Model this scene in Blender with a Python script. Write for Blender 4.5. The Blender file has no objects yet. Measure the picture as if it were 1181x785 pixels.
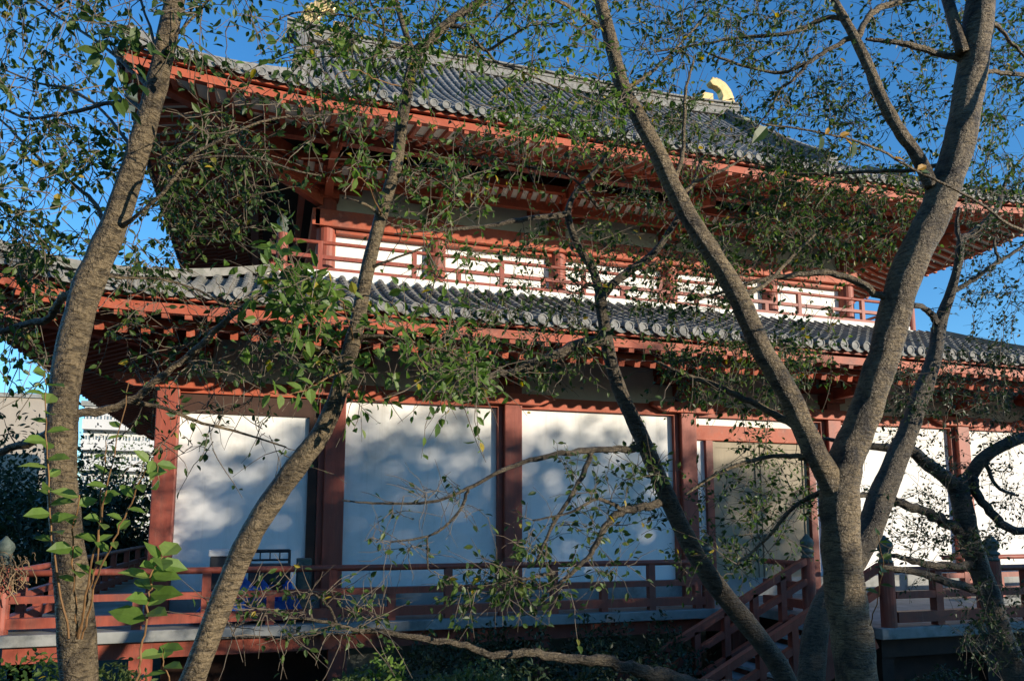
import bpy, math, random
import numpy as np
from mathutils import Vector, Matrix
random.seed(7); RNG = np.random.default_rng(11)
scene = bpy.context.scene
COL = scene.collection
R = math.radians

# ------------------------------------------------------------------ camera model (eye = origin, X along the facade, Y into depth, Z up)
FPX, DPX, PXC, PYC = 888.0, 114.0, 590.0, 489.0
pitch = math.atan(DPX / FPX); yaw = math.atan(285 / math.hypot(FPX, DPX))
FW = Vector((math.sin(yaw) * math.cos(pitch), math.cos(yaw) * math.cos(pitch), math.sin(pitch)))
RT = Vector((math.cos(yaw), -math.sin(yaw), 0)); UP = RT.cross(FW)
def P(px, py, Y):
    d = FW * FPX + RT * (px - PXC) - UP * (py - PYC)
    return d * (Y / d.y)
def pxm(p):                     # metres per photo pixel at a point
    return p.dot(FW) / FPX

# ------------------------------------------------------------------ materials
def newmat(name):
    m = bpy.data.materials.new(name); m.use_nodes = True
    nt = m.node_tree; b = nt.nodes['Principled BSDF']
    return m, nt, b
def N(nt, t, **kw):
    n = nt.nodes.new(t)
    for k, v in kw.items():
        if k in n.inputs: n.inputs[k].default_value = v
        else: setattr(n, k, v)
    return n
def ramp(nt, stops):
    n = nt.nodes.new('ShaderNodeValToRGB'); e = n.color_ramp.elements
    while len(e) < len(stops): e.new(0.5)
    for el, (p, c) in zip(e, stops): el.position = p; el.color = (*c, 1)
    return n
def noisy(name, c1, c2, scale=3, rough=.7, bump=.15, bscale=30, stretch=(1, 1, 1), spec=.3, detail=5, stain=None):
    m, nt, b = newmat(name)
    tc = N(nt, 'ShaderNodeTexCoord'); mp = N(nt, 'ShaderNodeMapping'); mp.inputs['Scale'].default_value = stretch
    nt.links.new(tc.outputs['Object'], mp.inputs['Vector'])
    n1 = N(nt, 'ShaderNodeTexNoise', Scale=scale, Detail=detail, Roughness=.65); nt.links.new(mp.outputs[0], n1.inputs['Vector'])
    r = ramp(nt, [(.32, c1), (.68, c2)]); nt.links.new(n1.outputs['Fac'], r.inputs[0])
    out = r.outputs[0]
    if stain:
        n3 = N(nt, 'ShaderNodeTexNoise', Scale=stain[1], Detail=6, Roughness=.7); nt.links.new(tc.outputs['Object'], n3.inputs['Vector'])
        r3 = ramp(nt, [(.5, (0, 0, 0)), (.68, (1, 1, 1))]); nt.links.new(n3.outputs['Fac'], r3.inputs[0])
        mx = N(nt, 'ShaderNodeMix', data_type='RGBA'); mx.inputs['B'].default_value = (*stain[0], 1)
        nt.links.new(r3.outputs[0], mx.inputs['Factor']); nt.links.new(out, mx.inputs['A']); out = mx.outputs['Result']
    nt.links.new(out, b.inputs['Base Color'])
    b.inputs['Roughness'].default_value = rough; b.inputs['Specular IOR Level'].default_value = spec
    if bump:
        n2 = N(nt, 'ShaderNodeTexNoise', Scale=bscale, Detail=4); nt.links.new(mp.outputs[0], n2.inputs['Vector'])
        bp = N(nt, 'ShaderNodeBump', Strength=bump, Distance=.02); nt.links.new(n2.outputs['Fac'], bp.inputs['Height'])
        nt.links.new(bp.outputs[0], b.inputs['Normal'])
    return m
M = {}
M['red'] = noisy('vermilion_timber', (.31, .066, .032), (.42, .105, .052), 2.2, .6, .12, 25, (1, 1, 1), .3, stain=((.20, .07, .05), 1.1))
M['redcol'] = noisy('column_timber', (.215, .048, .030), (.30, .074, .045), 2.5, .55, .15, 30, (3, 3, .5), .35, stain=((.16, .06, .045), .9))
M['darkwood_and_shade'] = noisy('dark_timber_and_shade', (.035, .018, .013), (.06, .03, .02), 3, .7, .1)  # real dark wood, and painted shade below the veranda and landing
M['plaster'] = noisy('white_plaster', (.74, .74, .71), (.81, .81, .78), 1.2, .85, .05, 40, stain=((.66, .66, .62), .7))
def streaks(m, col, sx, sz, lo, hi, amt):
    nt = m.node_tree; b = nt.nodes['Principled BSDF']; src = b.inputs['Base Color'].links[0].from_socket
    tc = N(nt, 'ShaderNodeTexCoord'); mp = N(nt, 'ShaderNodeMapping'); mp.inputs['Scale'].default_value = (sx, sx, sz); nt.links.new(tc.outputs['Object'], mp.inputs['Vector'])
    n = N(nt, 'ShaderNodeTexNoise', Scale=1, Detail=6, Roughness=.7, Distortion=.3); nt.links.new(mp.outputs[0], n.inputs['Vector'])
    r = ramp(nt, [(lo, (0, 0, 0)), (hi, (amt, amt, amt))]); nt.links.new(n.outputs['Fac'], r.inputs[0])
    x = N(nt, 'ShaderNodeMix', data_type='RGBA'); x.inputs['B'].default_value = (*col, 1); nt.links.new(r.outputs[0], x.inputs['Factor']); nt.links.new(src, x.inputs['A']); nt.links.new(x.outputs['Result'], b.inputs['Base Color'])
streaks(M['plaster'], (.48, .46, .40), 5, .35, .54, .74, .45)
streaks(M['plaster'], (.45, .42, .36), 1.1, .9, .55, .7, .4)
streaks(M['red'], (.46, .20, .14), 9, 9, .55, .72, .55)
streaks(M['red'], (.15, .05, .035), 2.5, 2.5, .6, .74, .5)
streaks(M['redcol'], (.14, .055, .04), 7, .6, .52, .7, .7)
streaks(M['redcol'], (.44, .17, .12), 14, 1.2, .58, .74, .5)
M['soffit'] = noisy('soffit_board', (.66, .66, .60), (.76, .76, .70), 2, .85, .05)
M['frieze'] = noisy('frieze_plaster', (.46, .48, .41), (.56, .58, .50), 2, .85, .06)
M['tile'] = noisy('roof_tile', (.11, .11, .108), (.235, .23, .218), 2.6, .7, .25, 40, spec=.25, stain=((.09, .09, .085), 3))
M['tilelow'] = noisy('weathered_tile', (.10, .10, .092), (.22, .215, .195), 2.6, .65, .25, 40, spec=.3, stain=((.10, .11, .085), 2.2))
M['tileend'] = noisy('tile_cap', (.12, .12, .11), (.27, .265, .245), 9, .7, .3, 60)
M['concrete'] = noisy('veranda_concrete', (.20, .21, .20), (.29, .295, .28), 2, .8, .1, 50, stain=((.13, .135, .125), 1.3))
M['floor'] = noisy('veranda_floor', (.24, .25, .25), (.32, .33, .33), 1.4, .6, .05)
M['found'] = noisy('foundation', (.26, .29, .26), (.36, .38, .34), 1.4, .85, .1)
M['door'] = noisy('tan_door', (.22, .185, .125), (.29, .245, .165), 1.5, .6, .06, 30, (4, 4, .6))
M['bronze'] = noisy('green_bronze', (.045, .062, .052), (.10, .125, .105), 12, .6, .2)
M['dark'] = noisy('black_metal', (.02, .022, .025), (.05, .052, .055), 5, .45, .05)
M['gold'] = noisy('gold_leaf', (.60, .42, .17), (.72, .54, .26), 5, .35, .15); M['gold'].node_tree.nodes['Principled BSDF'].inputs['Metallic'].default_value = .35
M['grey'] = noisy('grey_plastic', (.42, .44, .45), (.52, .54, .55), 4, .5, .03)
M['tarp'] = noisy('blue_tarp', (.01, .06, .30), (.015, .10, .40), 6, .4, .4, 14)
M['soil'] = noisy('soil', (.05, .042, .03), (.10, .085, .06), 1.2, .95, .6, 8, stain=((.04, .055, .025), .6))
M['glass'] = noisy('window_glass', (.10, .14, .17), (.20, .26, .30), .5, .15, 0); 
M['white'] = noisy('white_render', (.48, .48, .47), (.56, .56, .55), .3, .8, 0)
M['beige'] = noisy('beige_render', (.28, .25, .21), (.34, .30, .25), .2, .85, .05)
M['straw'] = noisy('dry_vine', (.15, .10, .055), (.26, .18, .10), 9, .8, .1)

def bark(name, c1, c2, c3, ring=1.0):
    m, nt, b = newmat(name); L = nt.links.new
    tc = N(nt, 'ShaderNodeTexCoord'); O = tc.outputs['Object']
    def nz(scale, detail, rough, dist=0.0, mp=None):
        src = O
        if mp: q = N(nt, 'ShaderNodeMapping'); q.inputs['Scale'].default_value = mp; L(O, q.inputs['Vector']); src = q.outputs[0]
        n = N(nt, 'ShaderNodeTexNoise', Scale=scale, Detail=detail, Roughness=rough, Distortion=dist); L(src, n.inputs['Vector']); return n.outputs['Fac']
    big = nz(3.2, 6, .7, .6)                                    # broad weathered patches
    r = ramp(nt, [(.34, tuple(k * .55 for k in c1)), (.5, c2), (.70, tuple(min(1, k * 1.35) for k in c2))]); L(big, r.inputs[0])
    fine = nz(55, 4, .7)
    f2 = ramp(nt, [(.3, (.62, .62, .62)), (.7, (1.15, 1.15, 1.15))]); L(fine, f2.inputs[0])
    m1 = N(nt, 'ShaderNodeMix', data_type='RGBA', blend_type='MULTIPLY'); m1.inputs['Factor'].default_value = 1; L(r.outputs[0], m1.inputs['A']); L(f2.outputs[0], m1.inputs['B'])
    dash = nz(1, 3, .6, .8, (15, 15, 62 * ring)); rd = ramp(nt, [(.50, (0, 0, 0)), (.62, (1, 1, 1))]); L(dash, rd.inputs[0])
    m2 = N(nt, 'ShaderNodeMix', data_type='RGBA'); m2.inputs['B'].default_value = (*c3, 1); ml = N(nt, 'ShaderNodeMath', operation='MULTIPLY'); ml.inputs[1].default_value = .75; L(rd.outputs[0], ml.inputs[0])
    L(ml.outputs[0], m2.inputs['Factor']); L(m1.outputs['Result'], m2.inputs['A'])
    lich = nz(8, 6, .75); rl = ramp(nt, [(.62, (0, 0, 0)), (.70, (1, 1, 1))]); L(lich, rl.inputs[0])
    m3 = N(nt, 'ShaderNodeMix', data_type='RGBA'); m3.inputs['B'].default_value = (c2[0] * 1.25, c2[1] * 1.4, c2[2] * 1.5, 1); mk = N(nt, 'ShaderNodeMath', operation='MULTIPLY'); mk.inputs[1].default_value = .5; L(rl.outputs[0], mk.inputs[0])
    L(mk.outputs[0], m3.inputs['Factor']); L(m2.outputs['Result'], m3.inputs['A'])
    L(m3.outputs['Result'], b.inputs['Base Color'])
    ringn = nz(1, 4, .65, .5, (4.5, 4.5, 30 * ring))
    def sc(x, k): q = N(nt, 'ShaderNodeMath', operation='MULTIPLY'); q.inputs[1].default_value = k; L(x, q.inputs[0]); return q.outputs[0]
    def ad(x, y): q = N(nt, 'ShaderNodeMath', operation='ADD'); L(x, q.inputs[0]); L(y, q.inputs[1]); return q.outputs[0]
    hgt = ad(ad(sc(ringn, .55), sc(dash, -.8)), ad(sc(fine, .45), sc(nz(16, 5, .7), 1.0)))
    bp = N(nt, 'ShaderNodeBump', Strength=1.0, Distance=.035); L(hgt, bp.inputs['Height']); L(bp.outputs[0], b.inputs['Normal'])
    b.inputs['Roughness'].default_value = .48; b.inputs['Specular IOR Level'].default_value = .45
    return m
M['bark'] = bark('cherry_bark', (.095, .072, .045), (.205, .165, .105), (.03, .022, .014))
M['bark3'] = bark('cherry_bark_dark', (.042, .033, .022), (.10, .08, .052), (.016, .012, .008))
M['bark4'] = bark('cherry_bark_light', (.055, .041, .025), (.205, .155, .088), (.018, .013, .008), 1.0)
M['bark2'] = bark('cherry_bark_pale', (.055, .041, .025), (.155, .118, .068), (.02, .015, .009), .8)
M['twig'] = noisy('twig_bark', (.085, .066, .048), (.165, .135, .10), 8, .7, .1)
M['shoot'] = noisy('young_shoot', (.13, .075, .035), (.22, .12, .05), 8, .6, .1)

def leafmat(name, stops, trans=.45, rough=.45):
    m, nt, b = newmat(name)
    g = N(nt, 'ShaderNodeNewGeometry'); r = ramp(nt, stops); nt.links.new(g.outputs['Random Per Island'], r.inputs[0])
    tc = N(nt, 'ShaderNodeTexCoord'); n = N(nt, 'ShaderNodeTexNoise', Scale=60, Detail=2); nt.links.new(tc.outputs['Object'], n.inputs['Vector'])
    hs = N(nt, 'ShaderNodeHueSaturation'); nt.links.new(r.outputs[0], hs.inputs['Color'])
    mr = N(nt, 'ShaderNodeMapRange'); mr.inputs[3].default_value = .75; mr.inputs[4].default_value = 1.25; nt.links.new(n.outputs['Fac'], mr.inputs[0]); nt.links.new(mr.outputs[0], hs.inputs['Value'])
    nt.links.new(hs.outputs[0], b.inputs['Base Color']); b.inputs['Roughness'].default_value = rough; b.inputs['Specular IOR Level'].default_value = .35
    t = N(nt, 'ShaderNodeBsdfTranslucent')
    h2 = N(nt, 'ShaderNodeHueSaturation', Value=1.5, Saturation=1.1); nt.links.new(hs.outputs[0], h2.inputs['Color']); nt.links.new(h2.outputs[0], t.inputs['Color'])
    mx = N(nt, 'ShaderNodeMixShader'); mx.inputs[0].default_value = trans
    nt.links.new(b.outputs[0], mx.inputs[1]); nt.links.new(t.outputs[0], mx.inputs[2]); nt.links.new(mx.outputs[0], nt.nodes['Material Output'].inputs['Surface'])
    return m
M['leaf'] = leafmat('cherry_leaf', [(0, (.022, .046, .013)), (.5, (.036, .074, .018)), (.82, (.075, .125, .026)), (.972, (.11, .15, .035)), (.988, (.34, .25, .03))])
M['leafmid'] = leafmat('fresh_leaf', [(0, (.050, .105, .020)), (.5, (.085, .155, .030)), (.85, (.13, .21, .042)), (.965, (.15, .20, .045)), (.985, (.38, .29, .03))], .5)
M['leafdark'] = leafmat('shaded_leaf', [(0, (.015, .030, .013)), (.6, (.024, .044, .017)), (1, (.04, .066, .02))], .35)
M['leaflight'] = leafmat('young_leaf', [(0, (.095, .165, .03)), (.6, (.14, .225, .045)), (1, (.18, .25, .06))], .5)
M['leafgold'] = leafmat('autumn_leaf', [(0, (.42, .30, .03)), (1, (.50, .22, .04))], .5)
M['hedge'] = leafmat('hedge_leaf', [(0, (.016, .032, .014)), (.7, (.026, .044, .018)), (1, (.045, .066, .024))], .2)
M['bush'] = leafmat('bush_leaf', [(0, (.05, .085, .025)), (1, (.10, .13, .04))], .3)

# ------------------------------------------------------------------ mesh helpers
class MB:
    def __init__(s): s.v = []; s.f = []; s.mi = []; s.cur = 0
    def add(s, vs, fs):
        o = len(s.v); s.v += [tuple(v) for v in vs]; s.f += [tuple(i + o for i in f) for f in fs]; s.mi += [s.cur] * len(fs); return s
    def box(s, x0, x1, y0, y1, z0, z1):
        v = [(x, y, z) for x in (x0, x1) for y in (y0, y1) for z in (z0, z1)]
        return s.add(v, [(0, 1, 3, 2), (4, 6, 7, 5), (0, 4, 5, 1), (2, 3, 7, 6), (0, 2, 6, 4), (1, 5, 7, 3)])
    def beam(s, a, b, w, h, up=(0, 0, 1), w2=None, h2=None):
        a = Vector(a); b = Vector(b); d = (b - a).normalized(); u = Vector(up)
        sd = d.cross(u).normalized(); uu = sd.cross(d).normalized()
        v = []
        for p, ww, hh in ((a, w, h), (b, w2 or w, h2 or h)):
            for sx, sy in ((-1, -1), (1, -1), (1, 1), (-1, 1)): v.append(p + sd * sx * ww / 2 + uu * sy * hh / 2)
        return s.add(v, [(3, 2, 1, 0), (4, 5, 6, 7), (0, 1, 5, 4), (1, 2, 6, 5), (2, 3, 7, 6), (3, 0, 4, 7)])
    def tube(s, pts, rad, n=8, cap=True, rough=0.0, seed=0):
        pts = [Vector(p) for p in pts]; k = len(pts); vs = []; fs = []
        ref = None
        for i, p in enumerate(pts):
            d = (pts[min(i + 1, k - 1)] - pts[max(i - 1, 0)]).normalized()
            if ref is None:
                ref = d.cross(Vector((0.31, .2, .93)))
                if ref.length < .1: ref = d.cross(Vector((1, 0, 0)))
            ref = (ref - d * ref.dot(d)).normalized(); bi = d.cross(ref)
            for j in range(n):
                a = 2 * math.pi * j / n
                r = rad[i]
                if rough: r *= 1 + rough * (math.sin(3 * a + i * .37 + seed) * .5 + math.sin(i * .9 + seed * 2 + 2 * a) * .5 + random.uniform(-.5, .5))
                vs.append(p + (ref * math.cos(a) + bi * math.sin(a)) * r)
        for i in range(k - 1):
            for j in range(n):
                j2 = (j + 1) % n; fs.append((i * n + j, i * n + j2, (i + 1) * n + j2, (i + 1) * n + j))
        if cap: fs.append(tuple(range(n - 1, -1, -1))); fs.append(tuple((k - 1) * n + j for j in range(n)))
        return s.add(vs, fs)
    def lathe(s, c, prof, n=16):
        vs = [(c[0] + r * math.cos(2 * math.pi * j / n), c[1] + r * math.sin(2 * math.pi * j / n), c[2] + z) for r, z in prof for j in range(n)]
        fs = [(i * n + j, i * n + (j + 1) % n, (i + 1) * n + (j + 1) % n, (i + 1) * n + j) for i in range(len(prof) - 1) for j in range(n)]
        k = len(prof); fs.append(tuple(range(n - 1, -1, -1))); fs.append(tuple((k - 1) * n + j for j in range(n)))
        return s.add(vs, fs)
    def prism(s, poly, a, b):                # polygon of (x,z) extruded along y from a to b
        n = len(poly); v = [(x, a, z) for x, z in poly] + [(x, b, z) for x, z in poly]
        return s.add(v, [tuple(range(n)), tuple(range(2 * n - 1, n - 1, -1))] + [(i, i + n, (i + 1) % n + n, (i + 1) % n) for i in range(n)])
    def build(s, name, mats, parent=None, smooth=False, bevel=0):
        me = bpy.data.meshes.new(name); me.from_pydata(s.v, [], s.f)
        for m in (mats if isinstance(mats, (list, tuple)) else [mats]): me.materials.append(m)
        if any(s.mi): me.polygons.foreach_set('material_index', s.mi)
        if smooth: me.polygons.foreach_set('use_smooth', [True] * len(me.polygons))
        me.update()
        o = bpy.data.objects.new(name, me); COL.objects.link(o)
        if parent: o.parent = parent; o.matrix_parent_inverse = parent.matrix_basis.inverted() if parent.parent is None else Matrix()
        if bevel:
            md = o.modifiers.new('bevel', 'BEVEL'); md.width = bevel; md.segments = 2; md.limit_method = 'ANGLE'
        return o
def tag(o, label=None, cat=None, group=None, kind=None):
    if label: o['label'] = label
    if cat: o['category'] = cat
    if group: o['group'] = group
    if kind: o['kind'] = kind
    return o
def empty(name, loc, label, cat, group=None):
    o = bpy.data.objects.new(name, None); o.location = loc; COL.objects.link(o); o.empty_display_size = .2
    return tag(o, label, cat, group)

def rnd3(n): 
    v = RNG.normal(size=(n, 3)); return v / np.linalg.norm(v, axis=1)[:, None]

# ------------------------------------------------------------------ ground
ZG = -3.55                                     # temple yard, relative to the eye
def gz(x, y):
    t = min(max((y - 3.2) / 5.0, 0), 1); t = t * t * (3 - 2 * t)
    return -1.7 + (ZG + 1.7) * t + .04 * math.sin(x * 1.3 + y * .7) + .03 * math.sin(x * 2.9 - y * 1.9)
g = MB(); xs = [-1500, -300, -80, -40] + [i * .8 for i in range(-35, 60)] + [60, 90, 300, 1500]; ys = [-1500, -200, -60, -30] + [i * .6 for i in range(-30, 60)] + [45, 70, 150, 500, 2500]
vs = [(x, y, gz(x, y)) for y in ys for x in xs]; nx = len(xs)
g.add(vs, [(j * nx + i, j * nx + i + 1, (j + 1) * nx + i + 1, (j + 1) * nx + i) for j in range(len(ys) - 1) for i in range(nx - 1)])
tag(g.build('ground', M['soil'], smooth=True), kind='structure')

# ------------------------------------------------------------------ temple hall
YW, XL, XR, YB = 16.0, -1.84, 20.6, 31.0       # lower wall front, ends and back
YU, UL, UR, UB = 19.0, 1.19, 16.9, 28.0        # upper storey
FL = -1.70                                     # veranda floor
hall = empty('temple_hall', (9.4, 24, ZG), 'large two storey temple hall with vermilion timber, white walls and grey tiled roofs', 'temple hall')
def hp(mb, name, mat, parent=None, smooth=False, bevel=0, label=None):
    o = mb.build(name, mat, None, smooth, bevel)
    o.parent = parent or hall
    if o.parent == hall: o.matrix_parent_inverse = Matrix.Translation(hall.location).inverted()
    else: o.matrix_parent_inverse = (Matrix.Translation(hall.location)).inverted() @ Matrix.Identity(4) if False else Matrix.Identity(4)
    if label: o['label'] = label
    return o

# lower walls, columns
LC = [-1.84, 1.30, 5.07, 9.38, 13.52, 17.68, 20.6]
cw = .40
for i, x in enumerate(LC):
    m = MB().box(x - cw / 2, x + cw / 2, YW - .22, YW + .18, FL, 3.25)
    hp(m, 'column', M['redcol'], bevel=.02)
    j = MB()
    if i > 0: j.box(x - cw / 2 - .12, x - cw / 2 - .004, YW - .10, YW + .1, FL + .3, 2.5)
    if i < 6 and i not in (0, 1, 2): j.box(x + cw / 2 + .004, x + cw / 2 + .07, YW - .10, YW + .1, FL + .3, 2.5)
    if j.v: hp(j, 'jamb', M['redcol'])
    # foundation post below the veranda and capital bracket above
    hp(MB().box(x - .16, x + .16, YW - 1.95, YW - 1.63, ZG - .1, FL - .2), 'post', M['redcol'])
    b = MB().box(x - .26, x + .26, YW - .34, YW + .22, 2.98, 3.22).box(x - .75, x + .75, YW - .12, YW + .10, 3.24, 3.42)
    for s in (-.62, 0, .62): b.box(x + s - .15, x + s + .15, YW - .19, YW + .15, 3.44, 3.62)
    b.prism([(x - .95, 2.80), (x + .95, 2.80), (x + .95, 2.70), (x + .6, 2.56), (x - .6, 2.56), (x - .95, 2.70)], YW - .29, YW - .05)
    b.box(x - .11, x + .11, YW - .98, YW - .34, 3.06, 3.30).box(x - .17, x + .17, YW - 1.12, YW - .80, 3.33, 3.5)
    hp(b, 'bracket', M['red'], bevel=.012)
for y in (19.5, 23.2, 27, 31):
    hp(MB().box(XL - cw / 2, XL + cw / 2, y - cw / 2, y + cw / 2, FL, 3.25), 'column', M['redcol'], bevel=.02)
DX0, DX1 = 10.0, 12.9
for i in range(6):
    a, b = LC[i] + cw / 2 + .004, LC[i + 1] - cw / 2 - .004
    if i == 0:
        hp(MB().box(a, .79, YW + .02, YW + .14, -1.28, 2.12), 'wall_panel', M['plaster'])
        hp(MB().box(.79, .97, YW - .06, YW + .10, -1.28, 2.12), 'door_frame', M['darkwood_and_shade'])
        hp(MB().box(a, b, YW - .03, YW + .13, 2.123, 2.5), 'lintel', M['darkwood_and_shade'])
        hp(MB().box(.973, b, YW + .02, YW + .14, -1.28, 2.12), 'wall_panel', M['plaster'])
    elif i == 3:
        hp(MB().box(a, DX0 - .09, YW + .02, YW + .14, -1.28, 1.95), 'wall_panel', M['plaster'])
        hp(MB().box(DX1 + .09, b, YW + .02, YW + .14, -1.28, 1.95), 'wall_panel', M['plaster'])
        hp(MB().box(a, b, YW + .02, YW + .14, 2.32, 2.5), 'wall_panel', M['plaster'])
        hp(MB().box(a, b, YW - .06, YW + .16, 1.953, 2.317), 'lintel', M['red'], bevel=.015)
        for x in (DX0, DX1): hp(MB().box(x - .09, x + .09, YW - .08, YW + .16, FL, 1.95), 'door_frame', M['redcol'])
        for x0, x1 in ((DX0 + .092, 11.435), (11.455, DX1 - .092)):
            d = MB().box(x0, x1, YW + .04, YW + .1, FL + .02, 1.945)
            for zz in (-1.6, -.5, .75, 1.8): d.box(x0 + .01, x1 - .01, YW + .02, YW + .0385, zz, zz + .12)
            for xx in (x0 + .01, x1 - .12): d.box(xx, xx + .11, YW + .012, YW + .0365, FL + .03, 1.94)
            dd = hp(d, 'door', M['door'])
            hx = 11.36 if x0 < 11 else 11.53
            h = MB().lathe((0, 0, 0), [(.045, 0), (.05, .02), (.03, .03)], 10); h.v = [(hx + v[0], YW + .012 - v[2], -.3 + v[1]) for v in h.v]
            hp(h, 'handle', M['bronze'], dd)
    else:
        hp(MB().box(a, b, YW + .02, YW + .14, -1.28, 2.5), 'wall_panel', M['plaster'])
    hp(MB().box(a, b, YW - .06, YW + .2, FL, -1.283), 'sill', M['concrete'])
    hp(MB().box(a, b, YW - .10, YW + .16, 2.503, 2.76), 'tie_beam', M['red'])
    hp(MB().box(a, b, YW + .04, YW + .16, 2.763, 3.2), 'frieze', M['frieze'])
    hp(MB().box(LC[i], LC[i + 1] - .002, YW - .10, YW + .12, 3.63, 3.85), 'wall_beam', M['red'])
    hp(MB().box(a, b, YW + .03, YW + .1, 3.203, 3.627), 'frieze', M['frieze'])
    # foundation below the floor
    hp(MB().box(LC[i] + .17, LC[i + 1] - .17, YW - .55, YW - .4, ZG - .1, FL - .32), 'foundation', M['darkwood_and_shade'] if i in (0, 3) else M['found'])  # dark bays: shade of the opening under the floor painted as panel colour
# side and back walls
hp(MB().box(XL - .08, XL + .06, YW + .2, YB, -1.28, 3.8), 'wall', M['plaster'])
hp(MB().box(XR - .06, XR + .08, YW + .2, YB, -1.28, 3.8), 'wall', M['plaster'])
hp(MB().box(XL, XR, YB, YB + .15, ZG, 3.8), 'wall', M['plaster'])
hp(MB().box(XL - .13, XL + .1, YW + .21, YB - .003, 2.5, 2.76), 'tie_beam', M['red'])
hp(MB().box(XL + .1, XR - .1, YW + .25, YB - .05, FL - .4, FL - .21), 'floor_slab', M['darkwood_and_shade'])

# veranda slab, red edge beam
YV, XV = 13.78, -4.02
v = MB(); v.box(XV, 9.65, YV, YW - .06, FL - .18, FL); v.box(9.65, 14.6, 10.42, YW - .06, FL - .185, FL - .003); v.box(14.6, XR + 2.2, YV, YW - .06, FL - .18, FL); v.box(XV, XL + .1, YW - .06, YB, FL - .181, FL - .001)
ver = hp(v, 'veranda', M['concrete'], bevel=.015)
hp(MB().box(XV + .25, 9.6, YV + .22, YV + .44, FL - .46, FL - .183), 'edge_beam', M['redcol'])
hp(MB().box(XV + .24, XV + .46, YV + .45, YB, FL - .46, FL - .184), 'edge_beam', M['redcol'])
for x in [-3.6] + [-3.6 + 0 * 1]: hp(MB().box(x - .14, x + .14, YV + .45, YV + .73, ZG - .1, FL - .185), 'post', M['redcol'])
hp(MB().box(9.75, 14.5, 10.95, 11.1, ZG - .1, FL - .19), 'foundation', M['darkwood_and_shade'])  # landing foundation: shade under the slab put into its colour
for x in (9.95, 12.2, 14.4): hp(MB().box(x - .12, x + .12, 10.66, 10.84, ZG - .1, FL - .19), 'post', M['darkwood_and_shade'])  # red landing posts and edge beam darkened in colour to stand for shade
hp(MB().box(9.8, 14.5, 10.62, 10.655, FL - .5, FL - .193), 'edge_beam', M['darkwood_and_shade'])

# railings
def giboshi(m, x, y, z, r=.11):
    return m.lathe((x, y, z), [(r * .95, 0), (r, .03), (r * .8, .05), (r * .8, .09), (r * 1.05, .11), (r * 1.05, .14), (r * .7, .17), (r * .95, .22), (r * 1.1, .28), (r * .95, .34), (r * .5, .40), (r * .1, .46)], 14)
def railing(y_or_x, a, b, z0, h, axis, full, top_r=.055, sc=1.0, stepp=2.06, first=None, newel=()):
    def pt(u, z): return (u, y_or_x, z) if axis == 'x' else (y_or_x, u, z)
    t = MB()
    n = max(2, int((b - a) / 1.0))
    t.tube([pt(a + (b - a) * i / n, z0 + h) for i in range(n + 1)], [top_r] * (n + 1), 12)
    rl = hp(t, 'railing', M['redcol'], smooth=True)
    up = (0, 0, 1)
    hp(MB().beam(pt(a, z0 + h * .56), pt(b, z0 + h * .56), .12 * sc, .11 * sc, up), 'rail', M['redcol'], rl)
    hp(MB().beam(pt(a, z0 + h * .17), pt(b, z0 + h * .17), .15 * sc, .16 * sc, up), 'rail', M['redcol'], rl)
    u = first if first is not None else a + .5; k = 0
    while u < b - .05:
        zt = (h - .03) if k % 2 == 0 else h * .56 - .05
        p = MB().beam(pt(u, z0 + .002), pt(u, z0 + zt), .135 * sc, .135 * sc, (1, 0, 0) if axis == 'y' else (0, 1, 0))
        hp(p, 'baluster', M['redcol'], rl); u += stepp / 2; k += 1
    for q in newel:
        q3 = pt(q, z0)
        p = MB(); p.lathe(q3, [(.125, -.02), (.125, h + .12)], 16); hp(p, 'newel_post', M['redcol'], rl)
        p = MB(); giboshi(p, q3[0], q3[1], z0 + h + .122, .125); hp(p, 'finial', M['bronze'], rl, smooth=True)
    return rl
railing(14.0, XV + .2, 8.6, FL, .92, 'x', None, first=-2.94, newel=(XV + .18, 8.65))
railing(XV + .2, 14.2, YB, FL, .92, 'y', None, first=15.0)
railing(10.55, 10.05, 14.5, FL, .92, 'x', None, first=10.95, newel=(9.92, 12.25, 14.5), sc=1.1)
railing(9.95, 12.6, 13.9, FL, .92, 'y', None, first=13.2, newel=(12.55,))
railing(14.0, 14.8, XR + 2, FL, .92, 'x', None, first=15.4)

# ---- upper storey walls
UC = [1.19, 3.99, 7.34, 10.75, 14.12, 16.9]
BF = 5.66                                      # balcony floor
for i, x in enumerate(UC):
    hp(MB().lathe((x, YU - .05, BF), [(.235, 0), (.235, 2.45), (.20, 2.62)], 20), 'column', M['redcol'], smooth=False)
    b = MB().box(x - .27, x + .27, YU - .33, YU + .21, 8.0 - .02, 8.22)
    b.box(x - .85, x + .85, YU - .15, YU + .05, 8.24, 8.42)
    for s in (-.72, 0, .72): b.box(x + s - .15, x + s + .15, YU - .21, YU + .11, 8.44, 8.60)
    # arms stepping out towards the eave
    b.beam((x, YU - .34, 8.10), (x, YU - 1.0, 8.30), .20, .24)
    b.box(x - .18, x + .18, YU - 1.15, YU - .82, 8.40, 8.56)
    b.beam((x, YU - .30, 8.42), (x, YU - 1.75, 8.50), .19, .22, h2=.2)
    b.beam((x, YU - .1, 8.98), (x, YU - 2.45, 8.28), .18, .26)
    b.box(x - .19, x + .19, YU - 2.0, YU - 1.62, 8.60, 8.74)
    b.box(x - .7, x + .7, YU - 1.90, YU - 1.72, 8.75, 8.88)
    hp(b, 'bracket', M['red'], bevel=.012)
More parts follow.
